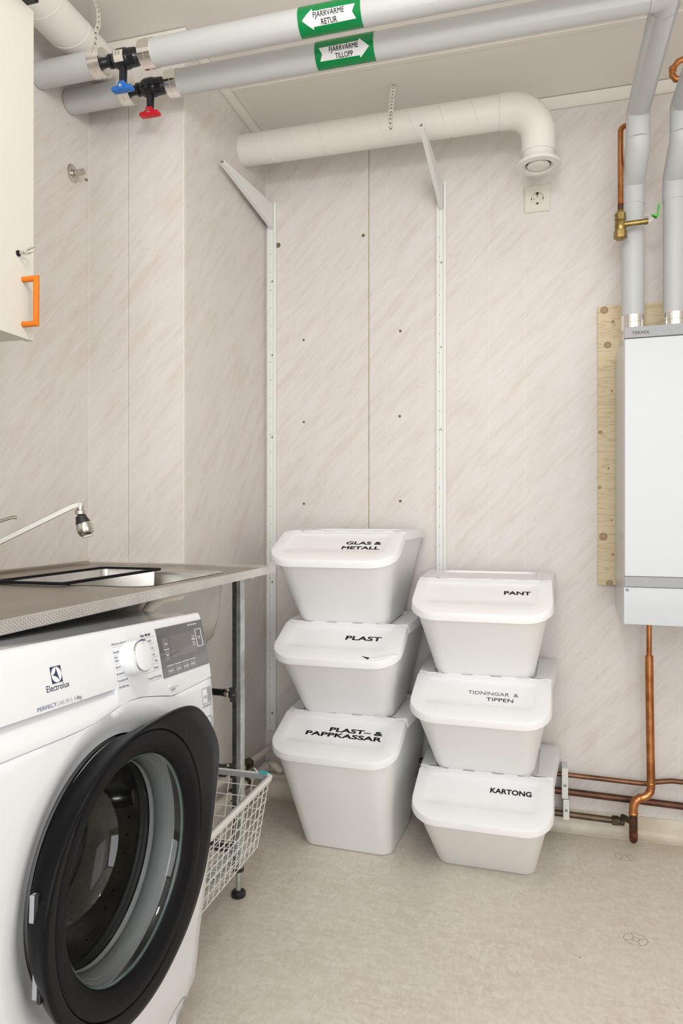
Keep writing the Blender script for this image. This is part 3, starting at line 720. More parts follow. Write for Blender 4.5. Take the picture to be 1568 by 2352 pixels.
# feet (near side screwed out further, the machine tips slightly)
for (x, y) in ((-.50, -.05), (-.06, -.05), (-.50, -.55), (-.06, -.55)):
    l = .018-(.003+.0481*y/1.0*-1) if False else None
    zf = .003/cos(.0481)-0.04815*(-y)*1.0+.0005
    MB().lathe([(.018, zf), (.018, zf+.006), (.006, zf+.008), (.006, .02)], (x, y, 0), (0, 0, 1), 16).build('foot', M_DARK, WM, smooth=True, ang=40)

# ================================================================ SINK WORKTOP
WT = thing('sink_worktop', 'stainless steel worktop with a sunken sink, over the washing machine', 'worktop', (-.97, .9, .872))
T0 = Vector((-.97, .9, .872))
def L_(p): return tuple(Vector(p)-T0)
X0, X1, Y0, Y1 = -1.268, -.683, -.35, 1.786
hole = rr(-1.13, -.752, 1.245, 1.640, .05, .05, 6)      # in world coordinates
zt, zb = .885, .8795
m = MB()
# plate with hole: four quads strips around the hole
k = 7; rc = [(X0+.002, Y0+.002), (X1-.006, Y0+.002), (X1-.006, Y1-.006), (X0+.002, Y1-.006)]; n = len(hole); vs = []; fs = []
for z in (zb, zt): vs += [L_((x, y, z)) for x, y in hole]+[L_((x, y, z)) for x, y in rc]
o2 = n+4
for o1 in (0, o2):
    for c in range(4):
        for i in range(k-1): fs.append((o1+c*k+i, o1+c*k+i+1, o1+n+c))
        fs.append((o1+c*k+k-1, o1+((c+1) % 4)*k, o1+n+(c+1) % 4, o1+n+c))
for i in range(n): fs.append((i, (i+1) % n, o2+(i+1) % n, o2+i))
for c in range(4): fs.append((n+c, n+(c+1) % 4, o2+n+(c+1) % 4, o2+n+c))
m.add(vs, fs).build('worktop_surface', M_STEELTOP, WT)
# raised woven-pattern rim all round
m = MB()
m.prism([L_(p) for p in ((X1-.012, Y0, .8722), (X1, Y0, .8722), (X1, Y1, .8722), (X0, Y1, .8722), (X0, Y1-.014, .8722), (X1-.012, Y1-.014, .8722))], (0, 0, .8908-.8722))
m.build('front_rim', M_STEELEDGE, WT, bevel=.0012)
m = MB().box(L_((X0, Y0, zb-.004)), L_((X0+.012, Y1-.0145, .8935))); m.build('rear_rim', M_STEELTOP, WT, bevel=.002)
bz = [(0, 1.0, .8855), (.0, .994, .883), (.004, .985, .872), (.010, .97, .80), (.018, .96, .735), (.035, .93, .715), (.06, .86, .708)]
def bring(ins, z, r): return [L_((x, y, z)) for x, y in rr(-1.13+ins, -.752-ins, 1.245+ins, 1.640-ins, r, r, 6)]
rg = [bring(0, .886, .05), bring(.002, .8835, .05), bring(.004, .872, .05), bring(.012, .78, .05), bring(.022, .73, .05), bring(.045, .705, .045), bring(.085, .700, .03), bring(.15, .697, .02)]
MB().loft(rg, False, True).build('basin_inside', M_BASIN, WT, smooth=True, ang=70)
rg = [bring(-.003, .8795, .05), bring(.001, .872, .05), bring(.008, .78, .05), bring(.018, .728, .05), bring(.041, .702, .045), bring(.081, .697, .03), bring(.15, .694, .02)]
MB().loft(rg, False, True).build('basin_outside', M_BASINOUT, WT, smooth=True, ang=70)
MB().lathe([(.03, 0), (.032, .003), (.0, .002)], L_((-.94, 1.44, .697)), (0, 0, 1), 24).build('drain', M_CHROME2, WT, smooth=True)
MB().box(L_((-1.2, 1.70, .86)), L_((-.72, 1.73, .8795))).build('support_batten', M_GALV, WT)
# rinsing tray hung inside the sink
RT = thing('rinse_tray', 'shallow stainless tray with a black rim sitting in the sink', 'tray', (-1.01, 1.42, .886))
R0 = Vector((-1.01, 1.42, .886))
def rl(x0, x1, y0, y1, r, z): return [tuple(Vector((x, y, z))-R0) for x, y in rr(x0, x1, y0, y1, r, r, 5)]
MB().loft([rl(-1.105, -.928, 1.222, 1.615, .012, .8865), rl(-1.106, -.927, 1.221, 1.616, .014, .8885), rl(-1.105, -.928, 1.222, 1.615, .012, .8925), rl(-1.097, -.936, 1.230, 1.607, .012, .8925), rl(-1.096, -.937, 1.231, 1.606, .012, .8865)], False, False).build('rim', M_RIMBLK, RT, smooth=True, ang=30, label='black rim')
MB().loft([rl(-1.096, -.937, 1.262, 1.606, .02, .887), rl(-1.095, -.938, 1.263, 1.605, .02, .85), rl(-1.09, -.943, 1.268, 1.60, .02, .79), rl(-1.07, -.963, 1.288, 1.58, .02, .785)], False, True).build('tray_bowl', M_BASIN, RT, smooth=True, ang=60)
# hose loop behind the machine
MB().tube([(-.775, 1.226, .012), (-.765, 1.226, .55), (-.755, 1.226, .79), (-.748, 1.228, .828), (-.738, 1.240, .850), (-.730, 1.262, .8605), (-.726, 1.29, .8615), (-.724, 1.33, .8605)], .011, 16).build('hose_tmp', M_CREAMPIPE, smooth=True)
ho = bpy.data.objects['hose_tmp']; ho.name = 'drain_hose'; tag(ho, 'pale ribbed hose looping up behind the washing machine under the worktop', 'hose')

# ---- leg frame under the worktop
LF = thing('worktop_stand', 'galvanised steel leg frame carrying the right end of the worktop', 'stand', (-.775, 1.75, 0))
F0 = Vector((-.775, 1.75, 0))
def fl_(p): return tuple(Vector(p)-F0)
# L-profile leg
def lprof(x0, x1, y0, y1, z0, z1, t_=.003): return MB().prism([fl_(p) for p in ((x0, y0, z0), (x1, y0, z0), (x1, y1, z0), (x1-t_, y1, z0), (x1-t_, y0+t_, z0), (x0, y0+t_, z0))], (0, 0, z1-z0))
lprof(-.7775, -.765, 1.737, 1.764, .085, .8785).build('leg', M_GALV, LF, bevel=.0006)
MB().box(fl_((-.790, 1.7385, .085)), fl_((-.7776, 1.762, .8785))).build('leg_shade_face', M_GALVD, LF)  # shaded side of the leg, its shade put into a darker steel colour
MB().tube([fl_((-.777, 1.750, .075)), fl_((-.777, 1.750, .24))], .0125, 16).build('leg_sleeve', M_GALV, LF, smooth=True)
MB().lathe([(.0125, .068), (.0145, .069), (.0145, .077), (.0125, .078)], fl_((-.777, 1.750, 0)), (0, 0, 1), 20).build('rubber_ring', M_DARK, LF, smooth=True)
MB().tube([fl_((-.777, 1.750, .014)), fl_((-.777, 1.750, .069))], [.0075, .0075], 14).build('adjusting_rod', M_GALV, LF, smooth=True)
MB().lathe([(.0175, .0), (.0195, .003), (.0195, .011), (.015, .016), (.0085, .0175)], fl_((-.777, 1.750, 0)), (0, 0, 1), 24).build('rubber_foot', M_DARK, LF, smooth=True)
for z in (.546, .342):
    MB().tube([fl_((-1.24, 1.750, z)), fl_((-.825, 1.750, z)), fl_((-.805, 1.750, z)), fl_((-.795, 1.748, z))], [.0095, .0095, .013, .014], 14).build('crossbar', M_BLACKPAINT if z > .5 else M_GALVD, LF, smooth=True)
    MB().box(fl_((-.796, 1.7335, z-.020)), fl_((-.776, 1.7368, z+.020))).build('fixing_plate', M_GALVD, LF, bevel=.002)
    MB().lathe([(.0035, 0), (.0035, .002), (.0015, .0022), (.0015, .0012)], fl_((-.784, 1.7335, z)), (0, -1, 0), 12).build('rivet', M_CHROME2, LF)
    MB().tube([fl_((-.806, 1.7455, z)), fl_((-.797, 1.7385, z))], [.013, .010], 12).build('flattened_end', M_CHROME2, LF, smooth=True)
lprof(-1.235, -1.21, 1.737, 1.764, .085, .8785).build('leg', M_GALV, LF)
MB().tube([fl_((-1.222, 1.75, .0)), fl_((-1.222, 1.75, .1))], [.0175, .0075], 14).build('rubber_foot', M_DARK, LF)
MB().box(fl_((-1.21, 1.742, .118)), fl_((-.790, 1.760, .140))).build('bottom_rail', M_GALVD, LF, bevel=.001)
MB().prism([fl_(p) for p in ((-.790, 1.20, .118), (-.766, 1.20, .118), (-.766, 1.20, .121), (-.787, 1.20, .121), (-.787, 1.20, .142), (-.790, 1.20, .142))], (0, .5365, 0)).build('side_rail', M_GALV, LF)
for y in (1.23, 1.30, 1.40, 1.50, 1.60):
    MB().lathe([(.004, 0), (.003, .0006)], fl_((-.7768, y, .121)), (0, 0, 1), 10).build('rail_hole', M_DARK, LF)

# ---- wire basket
BK = thing('wire_basket', 'white wire basket with a grey-lined rim beside the washing machine', 'basket', (-.9, 1.5, .175))
K0 = Vector((-.9, 1.5, .175))
def bl(p): return tuple(Vector(p)-K0)
bx0, bx1, by0, by1, bzt, bzb = -1.14, -.660, 1.200, 1.715, .353, .180
def rimring(ins, z, r): return [bl((x, y, z)) for x, y in rr(bx0+ins, bx1-ins, by0+ins, by1-ins, r, r, 5)]
MB().loft([rimring(0.001, bzt-.010, .022), rimring(-.001, bzt, .022), rimring(0.003, bzt+.003, .02), rimring(.010, bzt+.002, .016), rimring(.011, bzt-.010, .016), rimring(0.001, bzt-.010, .022)], False, False).build('rim', M_BASKET, BK, smooth=True, ang=40)
MB().loft([rimring(.0112, bzt+.0015, .016), rimring(.0150, bzt+.0005, .013), rimring(.0155, bzt-.010, .013), rimring(.0120, bzt-.010, .016)], False, False).build('rim_liner', M_BASKETG, BK, smooth=True, ang=40, label='grey plastic liner')
m = MB(); TP = .024
def lerp(a, b_, t): return a+(b_-a)*t
ncol_y = 16; ncol_x = 14
def corner(t):   # t: 0 top, 1 bottom -> rectangle
    return bx0+.006+TP*t, bx1-.006-TP*t, by0+.006+TP*t, by1-.006-TP*t, lerp(bzt-.003, bzb, t)
for i in range(ncol_y):
    u = (i+.5)/ncol_y
    for sx in (0, 1):
        P = []
        for t in (0, 1):
            a = corner(t); P.append(Vector((a[sx], lerp(a[2], a[3], u), a[4])))
        a = corner(1)
        m.tube([bl(P[0]), bl(P[1]), bl((a[0]+(a[1]-a[0])*.5, P[1].y, a[4]-.0))], .0011, 5)
for i in range(ncol_x):
    u = (i+.5)/ncol_x
    for sy in (2, 3):
        P = []
        for t in (0, 1):
            a = corner(t); P.append(Vector((lerp(a[0], a[1], u), a[sy], a[4])))
        a = corner(1)
        m.tube([bl(P[0]), bl(P[1]), bl((P[1].x, (a[2]+a[3])*.5, a[4]-.0022))], .0011, 5)
for k in range(1, 7):
    t = k/6; a = corner(t); o2 = -.0012
    pts = [(a[0]-o2, a[2]-o2), (a[1]+o2, a[2]-o2), (a[1]+o2, a[3]+o2), (a[0]-o2, a[3]+o2)]
    ring = [bl((x, y, a[4])) for x, y in rr(a[0], a[1], a[2], a[3], .012, .012, 3)]
    ring = ring+[ring[0]]; m.tube(ring, .0013, 5)
o = m.build('wire_mesh', M_BASKET, BK); o['kind'] = 'stuff'
MB().box(bl((-.700, 1.7025, .3555)), bl((-.675, 1.7135, .359))).build('tag', M_TEAL, BK, bevel=.001, label='small teal tag')
MB().tube([bl((-.705, 1.708, .357)), bl((-.712, 1.706, .366)), bl((-.706, 1.704, .362))], .0015, 6).build('tag_string', M_BASKET, BK)
MB().box(bl((-1.14, 1.7165, .330)), bl((-.80, 1.731, .350))).build('runner', M_GALVD, BK)

# ================================================================ FAUCET, HOOK
FC = thing('kitchen_tap', 'chrome tap arm with a black and chrome spray head above the sink', 'tap', (-1.2, 1.25, .8858))
T1 = Vector((-1.2, 1.25, .8858))
def fc(p): return tuple(Vector(p)-T1)
MB().lathe([(.028, 0), (.028, .01), (.022, .014), (.022, .065), (.018, .072)], (0, 0, 0), (0, 0, 1), 24).build('mixer_body', M_CHROME, FC, smooth=True)
p0, p1 = Vector((-1.2, 1.27, .940)), Vector((-1.022, 1.375, 1.0475))
MB().tube([fc(p0), fc(p1), fc(p1+Vector((.012, .007, .0045))), fc(p1+Vector((.022, .013, .005)))], [.0085, .0085, .0085, .007], 4, rot=pi/4).build('spout', M_SPOUT, FC, bevel=.001)
tip = p1+Vector((.016, .010, 0))
MB().lathe([(.0075, .004), (.0075, -.006), (.0115, -.008), (.0115, -.016), (.007, -.018), (.007, -.022)], fc(tip), (0, 0, 1), 20).build('swivel_joint', M_CHROME2, FC, smooth=True, ang=40)
hd = Vector((.32, .10, -1)).normalized(); b0 = tip+Vector((0, 0, -.018))
MB().lathe([(.007, 0), (.012, .003), (.0125, .008), (.0165, .018), (.0165, .022), (.014, .023)], fc(b0), hd, 20).build('head_collar', M_DARK, FC, smooth=True, ang=40)
MB().lathe([(.0165, .020), (.0185, .028), (.0185, .038), (.0155, .046), (.012, .050), (.0, .050)], fc(b0), hd, 20).build('spray_head', M_CHROME2, FC, smooth=True, ang=40)
MB().lathe([(.0125, .049), (.012, .053), (.008, .0535), (.007, .051)], fc(b0), hd, 20).build('aerator', M_CREAMPIPE, FC, smooth=True)
MB().tube([fc((-1.2, 1.25, .955)), fc((-1.17, 1.27, 1.005)), fc((-1.115, 1.295, 1.024)), fc((-1.106, 1.30, 1.0245))], [.006, .004, .0035, .004], 10).build('lever', M_CHROME2, FC, smooth=True)
HK = thing('wall_hook', 'round chrome wall peg with a small brass eyelet, high on the left wall', 'hook', (XL, 1.713, 1.996))
MB().lathe([(.0245, .0), (.0245, .002), (.0225, .0035), (.012, .0038), (.012, .006)], (0, 0, 0), (1, 0, 0), 40).build('plate', M_CHROME2, HK, smooth=True, ang=40)
MB().lathe([(.0085, .003), (.0085, .038), (.0078, .0395)], (0, 0, 0), (1, 0, 0), 24).build('peg', M_CHROME2, HK, smooth=True, ang=40)
MB().tube([(.028, 0, -.008), (.034, .002, -.014), (.040, .003, -.018)], .0005, 5).build('wire_loop', M_BRASS, HK)
MB().lathe([(.0045, -.001), (.0045, .001), (.0018, .001), (.0018, -.001), (.0045, -.001)], (.0435, .003, -.022), (.6, -.75, .2), 16, cap=False).build('eyelet', M_BRASS, HK, smooth=True, ang=30, label='brass eyelet')

# ================================================================ WALL CABINET
CB = thing('wall_cabinet', 'cream wall cabinet with an orange handle and a key in its lock', 'cabinet', (-1.12, .86, 1.37))
C0 = Vector((-1.12, .86, 1.37))
def cb(p): return tuple(Vector(p)-C0)
MB().box(cb((-1.268, .36, 1.373)), cb((-.9675, 1.160, 2.016))).build('body', M_CABINET, CB, bevel=.001)
dr_ = MB().box(cb((-.9665, .762, 1.370)), cb((-.950, 1.163, 2.016))).build('door', M_CABINET, CB, bevel=.001)
MB().box(cb((-.9665, .36, 1.370)), cb((-.950, .759, 2.016))).build('door', M_CABINET, CB, bevel=.001)
hp = [Vector((-.950, 1.133, 1.4815)), Vector((-.920, 1.133, 1.4815)), Vector((-.9205, 1.133, 1.3955)), Vector((-.950, 1.133, 1.3955))]
m = MB(); m.tube([cb(p) for p in hp], .0056, 16)
m.build('handle', M_ORANGE, dr_, smooth=True, ang=50, label='orange handle')
MB().lathe([(.0058, 0), (.0058, .002), (.0042, .002), (.0042, .0005)], cb((-.950, 1.119, 1.527)), (1, 0, 0), 18).build('lock', M_DARK, dr_)
MB().tube([cb((-.949, 1.119, 1.527)), cb((-.936, 1.119, 1.528))], .0022, 10).build('key_shank', M_CHROME2, dr_, smooth=True)
m = MB()
kc = Vector((-.926, 1.121, 1.530)); ku = Vector((.9, .1, .30)).normalized(); kv = Vector((-.25, .45, .85)).normalized()
m.tube([cb(kc+ku*.0118*cos(2*pi*i/20)+kv*.0062*sin(2*pi*i/20)) for i in range(21)], .0019, 8)
m.build('key_bow', M_CHROME2, dr_, smooth=True, ang=60)
BX = MB().box((-1.20, .80, 2.0165), (-.925, 1.147, 2.045)).build('flat_case', M_BLACKPAINT, None, bevel=.002)
tag(BX, 'flat black case lying on top of the cream wall cabinet', 'case')

# ================================================================ HEATING PIPES
def collar(c, ax, parent, r, l=.034):
    ax = Vector(ax); c = Vector(c)
    return MB().lathe([(r-.004, 0), (r+.0015, 0), (r+.0015, l*.40), (r+.0028, l*.42), (r+.0028, l*.48), (r+.0015, l*.5), (r+.0015, l*.9), (r+.0024, l*.92), (r+.0024, l), (r-.002, l)], c, ax, 48, cap=True).build('end_collar', M_COLLAR, parent, smooth=True, ang=35, label='shiny metal collar')
def wraplabel(parent, Y, Z, R, x0, x1, lines, right):
    """green label wrapped on the pipe, facing the room and down"""
    def cyl(x, a, off=0.): return (x, Y-(R+off)*cos(a), Z-(R+off)*sin(a)) # a=0 facing -Y, positive = down
    o = MB(); A0, A1 = radians(-75), radians(100); n = 28; rings = []
    for i in range(n+1):
        a = A0+(A1-A0)*i/n; rings.append([cyl(x0, a, .0003), cyl(x1, a, .0003), cyl(x1, a, .0008), cyl(x0, a, .0008)])
    lab = o.loft(rings).build('direction_label', M_GREEN, parent, smooth=True, ang=60, label='green label with a white arrow')
    xc = (x0+x1)/2; am = radians(27)
    def bend(me, off):
        for v in me.vertices:
            a = am - v.co.y/R; x = v.co.x; e = v.co.z
            v.co = Vector(cyl(xc+x, a, off+e))
    hw = (x1-x0)/2*.86; b = .0145
    sg = 1 if right else -1
    def span(y):
        ay = abs(y)
        if ay > b+.0001: return (hw*.60, hw-(hw*.38)*ay/.0205) if ay > b+.0022 or y > 0 and False else ((hw*.60 if y < 0 else hw*.60), hw-(hw*.38)*ay/.0205)
        return (-hw*.86-hw*.12*ay/b, hw-(hw*.38)*ay/.0205)
    am_ = MB(); ys = [-.0205+.041*i/40 for i in range(41)]
    rows = []
    for y in ys:
        lo, hi = span(y); rows.append((lo, max(hi, lo+.0002), y))
    V = []; F = []
    for lo, hi, y in rows: V += [(sg*lo, y, 0), (sg*hi, y, 0), (sg*hi, y, -.0004), (sg*lo, y, -.0004)]
    am_.loft([V[4*i:4*i+4] for i in range(len(rows))])
    ar = am_.build('arrow', M_WHITE, lab); bend(ar.data, .0013)
    for k, (s, wd) in enumerate(lines):
        o = text(s, .0155, 'lettering', M_INK, lab, Matrix.Identity(4), bold=.00028, thick=0)
        me = o.data; xs = [v.co.x for v in me.vertices]; kx = wd/(max(xs)-min(xs)); x0_ = (min(xs)+max(xs))/2
        me.transform(Matrix.Diagonal((kx, 1, 1, 1)) @ Matrix.Translation((-x0_, (.0020 if k == 0 else -.0132), 0)))
        bm = bmesh.new(); bm.from_mesh(me)
        for j in range(-8, 9): bmesh.ops.bisect_plane(bm, geom=bm.verts[:]+bm.edges[:]+bm.faces[:], plane_co=(0, j*.0018, 0), plane_no=(0, 1, 0))
        bm.to_mesh(me); bm.free(); bend(me, .0017)
def heating(Y, Z, R, label, hcol, hmat, dx, drop, Xend, lx, lines, right, stick):
    t = thing('heating_pipe', label, 'pipe', (0, 0, 0), group='grey insulated heating pipes')
    a, b_, c_, d_ = -1.10+dx, -1.065+dx, -.957+dx, -.923+dx
    MB().tube([(XL+.0005, Y, Z), (a, Y, Z)], R, 40).build('wall_stub', M_PIPE, t, smooth=True)
    MB().lathe([(R, 0), (R+.001, .0004), (R+.001, .0016), (R, .002)], (XL, Y, Z), (1, 0, 0), 40).build('stub_edge', M_UNITB, t)
    collar((a-.0005, Y, Z), (1, 0, 0), t, R); 
    MB().lathe([(R-.001, 0), (R*.7, .001), (R*.3, .0)], (a+.0335, Y, Z), (1, 0, 0), 40).build('foil_end', M_FOIL, t)
    v = MB(); m0, m1 = a+.034, d_-.034
    cx = (m0+m1)/2
    v.lathe([(.012, m0-.002), (.012, m0+.012), (.017, m0+.014), (.017, m0+.020), (.014, m0+.022), (.021, cx-.022), (.0245, cx-.012), (.0245, cx+.010), (.021, cx+.018), (.0225, cx+.020), (.0215, cx+.036), (.016, cx+.044), (.013, m1+.004)], (0, Y, Z), (1, 0, 0), 28)
    vb = v.build('valve_body', M_BLACKPAINT, t, smooth=True, ang=30, label='black valve body')
    MB().tube([(cx-.002, Y, Z-.018), (cx-.002, Y-.002, Z-.06-drop)], [.0105, .0095], 18).build('valve_stem', M_BLACKPAINT, vb, smooth=True)
    if stick:
        MB().loft([[(cx-.016+ (.026 if q_ else 0), Y-.0253*cos(radians(a_)), Z-.0253*sin(radians(a_))) for q_ in (0, 1)]+[(cx-.016+(.026 if q_ else 0), Y-.0245*cos(radians(a_)), Z-.0245*sin(radians(a_))) for q_ in (1, 0)] for a_ in range(-20, 46, 8)]).build('rating_sticker', M_CREAMPIPE, vb)
        o = text('PN 40\nDN 20', .006, 'lettering', M_INK, vb, basis((1, 0, 0), (0, .30, .95), (0, -.95, .30), (cx-.012, Y-.0262, Z+.001)), thick=0.0)
    zz = Z-.062-drop
    h = MB()
    # three-lobed T handle
    hy = Y-.002; out = []
    P = [(-.034, -.004), (-.033, -.0125), (-.010, -.0135), (.010, -.0135), (.033, -.0125), (.034, -.004), (.030, .001), (.018, .0015), (.012, .006), (.010, .016), (-.010, .016), (-.012, .006), (-.018, .0015), (-.030, .001)]
    h.prism([(cx-.002+x*.86, hy-.010, zz+z*.8-.004) for x, z in P], (0, .019, 0))
    hh = h.build('valve_handle', hmat, vb, bevel=.003, seg=3, smooth=True, label=hcol)
    MB().lathe([(.0042, 0), (.0042, .0035), (.0025, .0038)], (cx-.002, hy-.010, zz-.006), (0, -1, 0), 14).build('screw', M_CHROME, hh)
    MB().lathe([(.009, 0), (.009, .001), (.006, .0015)], (cx-.002, hy-.0105, zz-.006), (0, -1, 0), 18).build('screw_seat', hmat, hh)
    collar((d_-.034, Y, Z), (1, 0, 0), t, R)
    return t, d_
t1, d1 = heating(1.57, 2.187, .0320, 'grey insulated heating pipe with the blue-handled valve, nearer the camera, label RETUR', 'blue handle', M_BLUE, 0, .007, 0, None, None, False, True)
t2, d2 = heating(1.70, 2.190, .0320, 'grey insulated heating pipe with the red-handled valve, label TILLOPP', 'red handle', M_RED, .0, .003, 0, None, None, True, False)
def run(t, Y, Z, x0, X):
    R = .032
    MB().tube([(x0-.002, Y, Z), (X, Y, Z), (X, 2.155, Z)], R, 40).build('pipe_insulation', M_PIPE, t, smooth=True, ang=50)
    MB().tube([(X, 2.150, Z)]+arc((X, 2.155, Z-.018), .018, pi/2, 0, 5, (0, 1, 0), (0, 0, 1))[0:]+[(X, 2.173, 2.105)], R*1.02, 40).build('elbow_insulation', M_PIPE, t, smooth=True, ang=60)
    MB().tube([(X, 2.173, 2.107), (X, 2.175, 2.09), (X, 2.288, 2.035), (X, 2.29, 2.02), (X, 2.29, 1.965)], [R*1.045, R*1.045, R*1.045, R*1.045, R*1.045], 40).build('offset_insulation', M_PIPE, t, smooth=True, ang=60)
    MB().tube([(X, 2.29, 1.966), (X, 2.29, 1.627)], R, 40).build('pipe_insulation', M_PIPE, t, smooth=True, ang=60)
    collar((X, 2.29, 1.629), (0, 0, -1), t, R, .046)
    MB().tube([(X, 2.29, 1.60), (X, 2.29, 1.533)], .012, 16).build('pipe_end', M_COPPER, t)
    MB().lathe([(R+.0004, -.0008), (R+.0014, 0), (R+.0004, .0008)], (X, 2.173, 2.107), (0, 0, 1), 40).build('seam', M_PIPE, t)
    # mitred corner seams
    MB().tube([(X+R*1.01*cos(a), Y+.034, Z+R*1.01*sin(a)) for a in [2*pi*i/36 for i in range(37)]], .0007, 5).build('seam_line', M_UNITB, t)
    MB().tube([(X-.036, Y+R*1.01*cos(a), Z+R*1.01*sin(a)) for a in [2*pi*i/36 for i in range(37)]], .0007, 5).build('seam_line', M_UNITB, t)
run(t1, 1.57, 2.187, d1, .394); run(t2, 1.70, 2.190, d2, .278)
wraplabel(t1, 1.57, 2.187, .032, -.536, -.386, (('FJÄRRVÄRME', .074), ('RETUR', .038)), False)
wraplabel(t2, 1.70, 2.190, .032, -.536, -.386, (('FJÄRRVÄRME', .074), ('TILLOPP', .046)), True)

# ================================================================ VENTILATION
DV = thing('ventilation_duct', 'white painted ventilation duct with a round valve over the wall socket', 'duct', (0, 0, 0))
Yd, Zd, Rd = 2.2, 2.258, .0497
MB().tube([(XN, Yd, Zd), (-.103, Yd, Zd)], Rd, 48).build('spiral_duct', M_DUCT, DV, smooth=True)
m = MB(); pts = []
for i in range(0, 9*32):
    a = 2*pi*i/32; x = XN+.04+.098*i/32
    if x > -.11: break
    pts.append((x, Yd+(Rd+.0002)*cos(a), Zd+(Rd+.0002)*sin(a)))
m.tube(pts, .0011, 5).build('spiral_seam', M_DUCT, DV, smooth=True)
el = [(-.106, Yd, Zd)]+[tuple(p) for p in arc((-.088, Yd, Zd-.092), .092, pi/2, 0, 12, (1, 0, 0), (0, 0, 1))]
el = [(-.106, Yd, Zd)]+[( -.088+.09*sin(t), Yd, Zd-.09+.09*cos(t)) for t in [pi/2*i/12 for i in range(13)]]+[(.002, Yd, 2.115)]
MB().tube(el, Rd+.0015, 48).build('elbow', M_DUCT, DV, smooth=True, ang=70)
MB().lathe([(Rd, 0), (Rd+.003, 0), (Rd+.003, .006), (Rd, .006)], (-.109, Yd, Zd), (1, 0, 0), 48).build('elbow_seam', M_DUCT, DV, smooth=True, ang=30)
MB().lathe([(.042, .030), (.0480, .030), (.0480, .003), (.050, 0), (.065, -.003), (.0655, -.007), (.063, -.010), (.045, -.012), (.038, -.006), (.036, .004), (.036, .02)], (.002, Yd, 2.088), (0, 0, 1), 56, cap=False).build('valve_collar', M_DUCT, DV, smooth=True, ang=40)
MB().lathe([(.010, .02), (.030, -.002), (.0335, -.007), (.032, -.0105), (.02, -.012), (.0, -.0125)], (.002, Yd, 2.088), (0, 0, 1), 48).build('valve_disc', M_DUCT, DV, smooth=True, ang=60)
MB().lathe([(.04, .02), (.04, .021), (.0, .021)], (.002, Yd, 2.088), (0, 0, 1), 24).build('throat', M_DARK, DV)
ms = dotsmat('punched_strap', (.72, .69, .62), (.12, .10, .07), -.442, 0, 2, .0135, .0026)
sx0, sx1 = -.450, -.434
pr = [(2.215, ZC-.0005), (2.195, ZC-.0005), (2.172, ZC-.004), (2.149, 2.30)]+[(Yd-(Rd+.0012)*cos(a), Zd+(Rd+.0012)*sin(a)) for a in [radians(50-12*i) for i in range(8)]]
pr = [(2.215, ZC-.0015), (2.205, ZC-.0015), (2.195, ZC-.012), (2.158, 2.294)]+[(Yd-(Rd+.0012)*cos(a), Zd+(Rd+.0012)*sin(a)) for a in [radians(38-12*i) for i in range(7)]]
MB().loft([[(sx0, y, z), (sx1, y, z), (sx1, y+.001, z+.0006), (sx0, y+.001, z+.0006)] for y, z in pr]).build('hanging_strap', ms, DV, label='punched metal strap')
DL = thing('ventilation_duct', 'white painted ventilation duct crossing above the wall cabinet to the jutting wall', 'duct', (0, 0, 0))
Xv, Zv, Rv = -1.165, 2.268, .052
Zv = 2.276
MB().tube([(Xv, -.9, Zv), (Xv, YJ, Zv)], Rv, 48).build('spiral_duct', M_DUCT, DL, smooth=True)
m = MB(); pts = []
for i in range(0, 22*28):
    a = 2*pi*i/28; y = -.3+.11*i/28
    if y > YJ-.03: break
    pts.append((Xv+(Rv+.0002)*cos(a), y, Zv+(Rv+.0002)*sin(a)))
m.tube(pts, .0009, 5).build('spiral_seam', M_DUCT, DL, smooth=True)
MB().lathe([(Rv, 0), (Rv+.0025, 0), (Rv+.0025, .004), (Rv, .004)], (Xv, 1.36, Zv), (0, 1, 0), 48).build('joint_ring', M_DUCT, DL, smooth=True, ang=30)
ms2 = dotsmat('punched_strap_bent', (.72, .69, .62), (.12, .10, .07), 1.596, 1, 2, .0135, .0026)
pr = [(-1.085, ZC-.0015), (-1.097, ZC-.0015), (-1.102, ZC-.010), (Xv+Rv+.003, 2.31)]+[(Xv+(Rv+.0012)*cos(a), Zv+(Rv+.0012)*sin(a)) for a in [radians(12-10*i) for i in range(6)]]
pr = [(-1.150, ZC-.0015), (-1.136, ZC-.0015), (-1.118, 2.380), (-1.104, 2.345), (-1.103, 2.31)]+pr[4:]
MB().loft([[(x, 1.588, z), (x, 1.604, z), (x-.001, 1.604, z), (x-.001, 1.588, z)] for x, z in pr]).build('hanging_strap', ms2, DL, label='punched metal strap')

# ================================================================ SOCKET
SK = thing('wall_socket', 'square ivory wall socket on the back wall under the ventilation valve', 'socket', (-.001, YB, 2.071))
MB().loft([[(x, 0, z) for x, z in rr(-.041, .041, -.0435, .0435, .003, .003, 3)], [(x, -.006, z) for x, z in rr(-.041, .041, -.0435, .0435, .003, .003, 3)], [(x, -.0085, z) for x, z in rr(-.0385, .0385, -.041, .041, .003, .003, 3)],
           [(.0205*cos(a), -.0085, .0205*sin(a)) for a in [pi+pi/4+0*1.0+2*pi*i/16 for i in range(16)]], [(.020*cos(a), -.001, .020*sin(a)) for a in [pi+pi/4+2*pi*i/16 for i in range(16)]]], True, True).build('faceplate', M_SOCKET, SK, smooth=True, ang=30)
MB().lathe([(.0198, .0012), (.0198, .0022), (.0, .0024)], (0, 0, 0), (0, -1, 0), 32).build('insert', M_SOCKET, SK, smooth=True, ang=40)
for (x, z, w_, h_, m_) in ((0, .017, .0035, .004, M_DARK), (0, -.0165, .0035, .003, M_BRASSD), (-.0185, 0, .0012, .003, M_BRASSD), (.0185, 0, .0012, .003, M_BRASSD)):
    MB().box((x-w_, -.0075, z-h_), (x+w_, -.0015, z+h_)).build('earth_clip', m_, SK, bevel=.0008)
